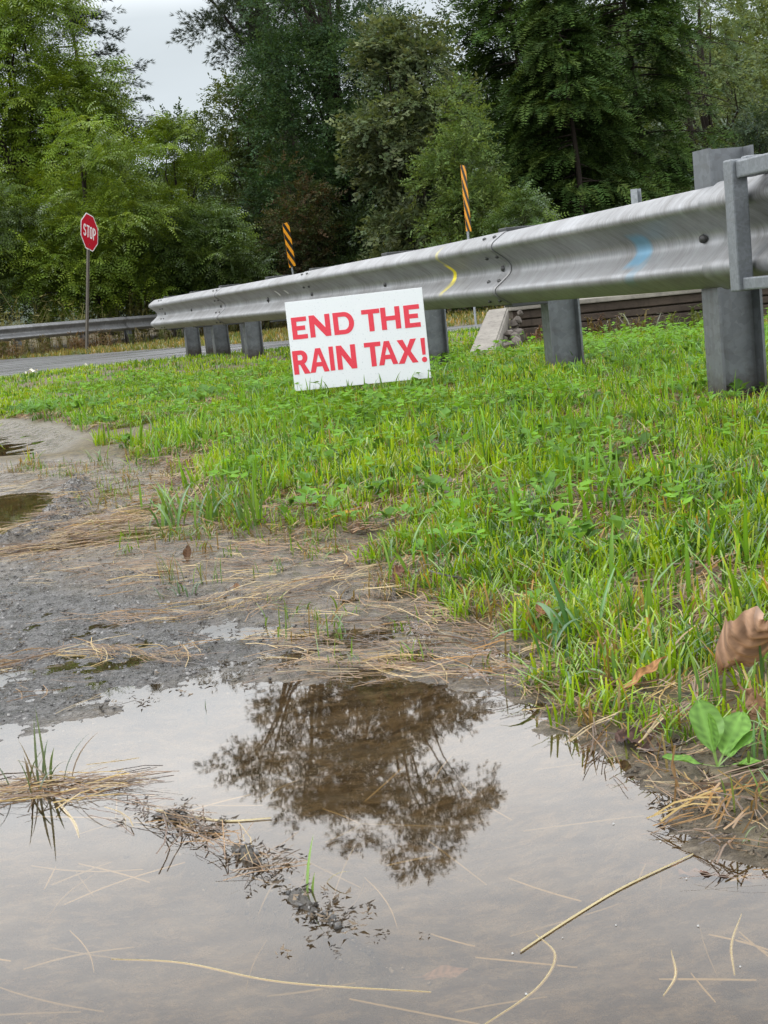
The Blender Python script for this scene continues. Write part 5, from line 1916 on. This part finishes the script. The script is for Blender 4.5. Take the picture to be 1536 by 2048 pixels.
def dead(name, loc, rot, L, Wd, curl, col, label, fold=.1, wav=.25, group=None, z=None, obo=.5):
    g2 = np.random.default_rng(int(abs(loc[0] * 1000) + abs(loc[1]) * 100))
    big = L > .055
    V, q, T = leaf_surf(g2, L, Wd, curl, fold, wav, 56 if big else 18, 17 if big else 11, col, .45 if big else .22, obo=obo, ribc=.30)
    if big:
        T = T * (1 - .35 * (vnoise(V[:, 0] * 90, V[:, 1] * 90, 3) > .62))[:, None]
        V = V + .004 * (np.stack([vnoise(V[:, 0] * 70, V[:, 1] * 70, k_) for k_ in (1, 2, 3)], -1) - .5)
    b = len(V)
    V = np.vstack([V, [(-L * .25, -.0012, .002), (-L * .25, .0012, .002), (.004, .0016, 0), (.004, -.0016, 0)]])
    q = np.vstack([q, [(b, b + 1, b + 2, b + 3)]])
    T = np.vstack([T, np.tile(np.array(col) * .7, (4, 1))])
    zz = float(H(np.array([loc[0]]), np.array([loc[1]]))[0]) if z is None else z
    o = link(name, qmesh(name, V, q, tint=T, smooth=True), M_DEAD, None, (loc[0], loc[1], zz), rot)
    return tag(o, label, 'leaf', group)


R = math.radians
dead('curled_leaf', (.358, 1.62, 0), (R(-50), R(-42), R(-62)), .10, .075, 1.2, (.34, .215, .14), 'large dry brown curled leaf resting in the grass at the right edge', wav=.3, z=.050)
dead('dead_leaf', (.362, 1.54, 0), (R(60), R(25), R(-80)), .06, .045, .7, (.26, .16, .10), 'lower half of a torn brown leaf hanging under the large curled leaf', z=.046)
dead('sodden_leaf', (.222, 1.535, 0), (R(4), R(4), R(-28)), .075, .07, .12, (.090, .056, .046), 'flat sodden reddish-brown leaf at the puddle edge beside the plantain', z=.015, wav=.12)
dead('sodden_leaf', (.215, 1.22, 0), (0, 0, R(-20)), .11, .07, .1, (.22, .145, .115), 'pale pinkish leaf lying just under the water below the plantain', z=-.006, wav=.1)
dead('sodden_leaf', (-.005, 1.05, 0), (0, 0, R(10)), .035, .02, .1, (.20, .14, .11), 'small pale leaf under water near the bottom of the puddle', z=-.003, wav=.1)
dead('sodden_leaf', (-.20, 1.00, 0), (0, 0, R(-25)), .035, .022, .1, (.25, .22, .18), 'faint grey-buff leaf under water at the bottom left', z=-.004, wav=.1)
dead('fallen_leaf', (-.29, 2.65, 0), (R(15), 0, R(20)), .030, .018, .8, (.20, .12, .07), 'small brown leaf before the grass clump at the gravel', z=None)
dead('fallen_leaf', (-.40, 2.95, 0), (R(10), R(-60), R(80)), .035, .02, 1.0, (.12, .07, .04), 'small upright dark brown leaf beside the thin grass clump', z=None)
dead('fallen_leaf', (-.46, 2.86, 0), (0, 0, R(10)), .035, .012, .6, (.14, .035, .02), 'small dark red leaf on the wet straw')
dead('fallen_leaf', (-.07, 2.98, 0), (R(10), R(-10), R(30)), .05, .03, .6, (.12, .075, .045), 'dark brown curled leaf at the edge of the grass', z=.03)
dead('fallen_leaf', (-.13, 3.12, 0), (R(5), R(-8), R(25)), .10, .014, .5, (.48, .30, .06), 'long orange-yellow blade leaf across the grass edge', z=.04)
dead('fallen_leaf', (.005, 2.50, 0), (R(20), R(-20), R(60)), .05, .022, .7, (.17, .09, .065), 'reddish-brown leaf under the grass blades above the puddle', z=.02)
dead('fallen_leaf', (.05, 2.45, 0), (R(10), R(-5), R(10)), .05, .028, .4, (.17, .10, .075), 'brown leaf lying on mud at the grass corner', z=.014)
dead('fallen_leaf', (-.405, 5.9, 0), (R(20), R(-50), R(40)), .055, .035, .6, (.26, .10, .05), 'rust-brown leaf caught in the grass left of the white sign', z=.06)
dead('fallen_leaf', (.20, 2.03, 0), (R(20), R(-10), R(70)), .05, .022, .5, (.24, .12, .06), 'brown leaf among the blades on the bank', z=.04)
dead('fallen_leaf', (.25, 1.64, 0), (R(10), R(-20), R(30)), .07, .014, .5, (.30, .16, .07), 'narrow orange-brown leaf above the sodden leaf', z=.035)
dead('fallen_leaf', (.278, 1.335, 0), (R(10), R(-20), R(20)), .016, .011, .6, (.62, .40, .05), 'tiny yellow leaf below the plantain', z=.006)
dead('fallen_leaf', (.148, 1.80, 0), (R(5), R(-14), R(40)), .055, .008, .3, (.48, .40, .04), 'yellow and orange blade at the upper right of the puddle', z=.008)
dead('fallen_leaf', (-.50, 3.42, 0), (R(5), R(-4), R(8)), .05, .02, .3, (.13, .05, .03), 'dark wet leaf scrap on the orange straw beside the side puddle')

# bold broad blades near the bank
def blade(g, L, w_, bend, col, segs=7, side=0.0):
    pr = []
    for k in range(segs + 1):
        f = k / segs
        th = math.pi / 2 - bend * f
        if k == 0: p = np.zeros(3)
        else: p = pr[-1][0] + np.array([math.cos(th), side * f, math.sin(th)]) * L / segs
        ww = w_ * (.75 + .5 * f if f < .4 else .95 * (1 - ((f - .4) / .6) ** 2) + .02)
        pr.append((p, ww))
    V, T = [], []
    for k, (p, ww) in enumerate(pr):
        V += [p + [0, -ww / 2, ww * .18], p, p + [0, ww / 2, ww * .18]]
        c = np.array(col) * (.85 + .3 * k / segs)
        T += [c, c * 1.2, c]
    q = []
    for k in range(segs):
        for j in (0, 1):
            a = k * 3 + j
            q.append((a, a + 1, a + 4, a + 3))
    return np.array(V), np.array(q), np.array(T)


def tuft(name, label, loc, blades, seed, cat='grass tuft', mat=M_GRASS, sink=.004):
    g = np.random.default_rng(seed)
    z = float(H(np.array([loc[0]]), np.array([loc[1]]))[0])
    r = empty(name, (loc[0], loc[1], max(z, -.02) - sink + (loc[2] if len(loc) > 2 else 0)))
    tag(r, label, cat)
    for az, L, w_, bend, col, off in blades:
        V, q, T = blade(g, L, w_, bend, col, side=g.normal(0, .12))
        link('blade', qmesh('blade', V, q, tint=T, smooth=True), mat, r, (off[0], off[1], 0), (0, 0, R(az)))
    return r


def rand_blades(g, n, L, w_, bend, cols, sp=.012):
    return [(g.uniform(0, 360), L * g.uniform(.5, 1.1), w_ * g.uniform(.7, 1.2), bend * g.uniform(.4, 1.8), np.array(cols[g.integers(len(cols))]) * g.uniform(.8, 1.2), (g.normal(0, sp), g.normal(0, sp))) for _ in range(n)]


GC = [(.115, .21, .045), (.14, .24, .04), (.09, .18, .06)]
BC = [(.20, .13, .06), (.13, .17, .05), (.10, .15, .05)]
gg = np.random.default_rng(200)
bl = rand_blades(gg, 11, .065, .0034, .9, [(.10, .14, .05), (.16, .12, .06), (.09, .13, .06)], .013)
tuft('grass_tuft', 'sparse grass tuft growing out of the puddle at the left', (-.405, 1.585), bl + [(80, .095, .0028, .25, (.10, .13, .06), (.01, 0)), (100, .085, .0028, .5, (.10, .13, .06), (.0, 0)), (20, .075, .006, 1.0, (.17, .11, .05), (.035, 0)), (165, .07, .003, 1.1, (.10, .13, .06), (-.03, 0))], 201)
tuft('grass_tuft', 'single bright curved grass sprout standing in the puddle near the mud ridge', (-.098, 1.225), [(38, .062, .0042, .55, (.17, .30, .05), (0, 0)), (60, .030, .003, .4, (.16, .26, .06), (.004, 0)), (-10, .04, .0025, 1.5, (.30, .25, .10), (.012, .02))], 202)
tuft('grass_tuft', 'tiny dark sprout in the shallow water below the grit', (-.252, 1.86), [(90, .035, .0016, .3, (.08, .12, .06), (0, 0)), (170, .018, .002, .8, (.13, .20, .05), (.0, 0)), (-60, .02, .0016, .9, (.08, .10, .05), (0, 0))], 203)
tuft('grass_tuft', 'tiny sprout in open water right of the left tuft', (-.255, 1.60), [(90, .02, .0015, .3, (.10, .13, .06), (0, 0)), (10, .012, .0015, .8, (.10, .13, .06), (.0, 0))], 204)
TL = [((.315, 1.30), 'short green clump on the wet bank below the plantain', 14, .045, .0026, 1.0, GC + BC),
      ((.345, 1.22), 'ragged green and brown clump at the lower right bank', 16, .05, .0026, 1.1, GC + BC),
      ((.30, 1.22), 'small weedy clump at the lower right water edge', 12, .035, .0026, 1.2, GC + BC),
      ((.37, 1.32), 'mixed clump at the right edge below the plantain', 16, .05, .0028, 1.0, GC + BC),
      ((-.55, 3.75), 'loose mixed tuft at the left end of the verge behind the leaning clump', 22, .09, .0055, 1.1, GC + BC),
      ((-.46, 3.62), 'ragged tuft of green and straw blades at the verge corner', 22, .08, .0050, 1.2, GC + BC),
      ((-.36, 3.55), 'low ragged tuft with dead blades inside the verge corner', 20, .08, .0050, 1.2, GC + BC),
      ((-.41, 2.76), 'thin reddish grass clump on the straw between side puddle and verge', 16, .075, .0016, .5, BC),
      ((-.335, 2.72), 'thin green clump to the right of the reddish clump on the straw', 14, .06, .0020, .6, BC + GC),
      ((-.375, 2.63), 'spreading low sprout in front of the thin clumps on the straw', 10, .05, .0035, 1.2, [(.09, .15, .06)]),
      ((-.225, 2.74), 'small clump of short mixed grass before the verge', 14, .045, .0022, .7, BC + GC),
      ((-.50, 3.42), 'broad-bladed grass clump leaning left at the verge corner', 18, .13, .0085, 1.2, GC),
      ((-.40, 3.40), 'dense broad-bladed clump at the verge corner, right of the leaning one', 20, .12, .0080, .8, GC),
      ((-.30, 3.25), 'upright broad-bladed clump behind the yellow blade leaf', 12, .12, .0080, .6, GC),
      ((.02, 2.54), 'long-bladed clump overhanging the mud in the centre', 11, .095, .0065, 1.0, GC),
      ((.055, 2.42), 'yellowish young clump over the mud in the centre', 9, .055, .0050, .8, [(.22, .30, .04), (.17, .27, .04)]),
      ((.225, 1.93), 'clump of broad blue-green blades arching over the bank', 14, .12, .0085, 1.2, [(.07, .17, .05), (.10, .22, .045)]),
      ((.30, 2.0), 'thick upright blades on the bank below the clover', 10, .09, .0070, .5, GC),
      ((.245, 1.75), 'flat-lying green blades at the top of the bank', 9, .10, .0080, 1.6, GC),
      ((.29, 1.70), 'yellow-green clump above the sodden leaf', 12, .07, .0050, .6, GC + [(.22, .24, .05)]),
      ((.34, 1.58), 'upright clump right above the plantain', 10, .075, .0045, .5, GC),
      ((.40, 1.62), 'tall thin blades at the right edge under the curled leaf', 10, .10, .0045, .5, GC + [(.22, .18, .08)]),
      ((.24, 1.62), 'small fine clump hanging over the water at the bank', 12, .05, .0028, .8, GC),
      ((.345, 1.40), 'clump at the right edge beside the plantain', 12, .06, .0030, .9, BC + GC),
      ((-.95, 5.10), 'low spreading tuft at the left behind the side puddle', 16, .09, .0040, 1.2, BC + GC),
      ((-.16, 2.27), 'lone thin blade sprouting from the mud in the centre', 4, .05, .0022, .4, [(.14, .20, .06)]),
      ((-.075, 1.985), 'small fuzzy sprout at the top edge of the puddle', 8, .03, .0018, .8, [(.14, .20, .08)])]
for k, (lc, lb, n, L, w_, bd, cs) in enumerate(TL):
    tuft('grass_tuft', lb, lc, rand_blades(gg, n, L, w_, bd, cs, .010 + .05 * w_ / .007 * .3), 300 + k)
# taller blades rising in the verge
g = np.random.default_rng(401)
tp = []
for k in range(12):
    V, q, T = blade(g, .11, .0070, g.uniform(.1, 1.1), (1, 1, 1), 5, g.normal(0, .2))
    tp.append((V, q, T))
x, y = fan(g, 6500, 1.5, 8.0)
ok, s = in_grass(x, y, .05)
k = ok & (fbm(x * 2.4, y * 2.4, 95) > .45)
x, y = x[k], y[k]; n = len(x)
tint = (np.array([.120, .250, .020]) * (1 + .35 * g.normal(0, .5, (n, 1)).clip(-1, 1))) * [1, 1, 1]
V, Q_, T = scatter(tp, g.integers(0, 12, n), np.stack([x, y, H(x, y)], -1), rot_z(g.uniform(0, 6.28, n)), g.uniform(.35, 1.15, n), tint)
tag(link('tall_grass', qmesh('tall_grass', V, Q_, tint=T, smooth=True), M_GRASS), 'taller broad grass blades rising above the verge', 'grass', kind='stuff')

# straws lying in the puddle
def long_straw(name, pts, w_, col, label, group=None, z=-.0015):
    P = catmull([(a, b, z + (0.0 if len(c) == 0 else c[0])) for a, b, *c in pts], 8)
    T_ = np.gradient(P, axis=0); T_ /= np.linalg.norm(T_, axis=1)[:, None]
    S_ = np.stack([-T_[:, 1], T_[:, 0], 0 * T_[:, 0]], -1)
    n = len(P)
    ww = w_ * np.sin(np.linspace(.25, math.pi - .1, n)) ** .6
    V = np.vstack([P - S_ * ww[:, None] / 2, P + np.array([0, 0, .0012]), P + S_ * ww[:, None] / 2])
    i = np.arange(3 * n).reshape(3, n)
    q = np.stack([i[:-1, :-1], i[:-1, 1:], i[1:, 1:], i[1:, :-1]], -1).reshape(-1, 4)
    o = link(name, qmesh(name, V, q, tint=np.tile(col, (3 * n, 1)), smooth=True), M_STRAW)
    return tag(o, label, 'straw', group)


PS = (.45, .38, .22)
STRAWS = [
    ([(.070, 1.070), (.115, 1.120), (.165, 1.170), (.235, 1.225)], .0023, 'long pale straw floating on the puddle at the lower right'),
    ([(-.262, 1.480), (-.225, 1.452), (-.185, 1.425), (-.140, 1.420)], .0034, 'pale straw bridging the ridge in the middle of the puddle'),
    ([(-.375, 1.540), (-.345, 1.470), (-.330, 1.420)], .0040, 'pale straw sinking in the water below the left tuft'),
    ([(-.250, 1.130), (-.190, 1.110), (-.110, 1.060), (.0, 1.020)], .0021, 'long thin straw curving across the lower left of the puddle'),
    ([(.030, .960), (.075, 1.010), (.095, 1.060), (.085, 1.10)], .0026, 'curved straw bending up at the lower centre of the puddle'),
    ([(.160, .980), (.175, 1.010), (.180, 1.05)], .0024, 'short straw at the bottom right of the puddle'),
    ([(.215, 1.0), (.225, 1.05), (.245, 1.10)], .0024, 'short straw at the bottom right corner of the puddle'),
]
for pts, w_, lb in STRAWS:
    long_straw('straw', pts, w_, PS, lb, z=.0006 if 'float' in lb or 'bridging' in lb else -.0008)
g = np.random.default_rng(555)
for k in range(64):
    x0, y0 = g.uniform(-.34, .26), g.uniform(.96, 1.5)
    a, L, c = g.uniform(0, 3.14), g.uniform(.04, .13), g.normal(0, .15)
    d = np.array([math.cos(a), math.sin(a)]); nn = np.array([-d[1], d[0]])
    pts = [(x0 + d[0] * L * f + nn[0] * c * L * f * f, y0 + d[1] * L * f + nn[1] * c * L * f * f) for f in (0, .33, .66, 1)]
    long_straw('sunken_straw', pts, g.uniform(.0009, .0018), np.array([.42, .35, .22]) * g.uniform(.6, 1.2), 'thin faint straw lying under the puddle water', 'faint straws under the puddle water', z=-.0030)

# bubbles
g = np.random.default_rng(600)
ME_BUB = dome_mesh('bubble', .0022, .0022, .0016, 10)
M_BUB = simple('bubble_film', (0.35, 0.35, 0.34), 0.08)
ME_BUB.materials.append(M_BUB)
for k in range(9):
    o = bpy.data.objects.new('bubble', ME_BUB)
    C.objects.link(o)
    o.location = (g.uniform(.02, .24), g.uniform(1.0, 1.35), .0006)
    s = g.uniform(.2, .5); o.scale = (s, s, s)
    tag(o, 'tiny pale bubble floating on the puddle', 'bubble', 'tiny bubbles floating on the puddle')

# pale scraps by the road
for k, (x, y, lb) in enumerate(((-3.55, 15.6, 'pale scrap lying in the grass at the road edge, nearer the left'), (-3.0, 16.0, 'pale yellowish scrap in the grass, right of the other scrap'))):
    V, q, T = leaf_surf(np.random.default_rng(k), .13, .07, .6, .1, .5, 8, 6, (.62, .60, .50), .1)
    zz = float(H(np.array([x]), np.array([y]))[0]) + .045
    tag(link('litter_scrap', qmesh('litter_scrap', V, q, tint=T, smooth=True), M_STRAW, None, (x, y, zz), (.2, -.1, .3 + k)), lb, 'litter')
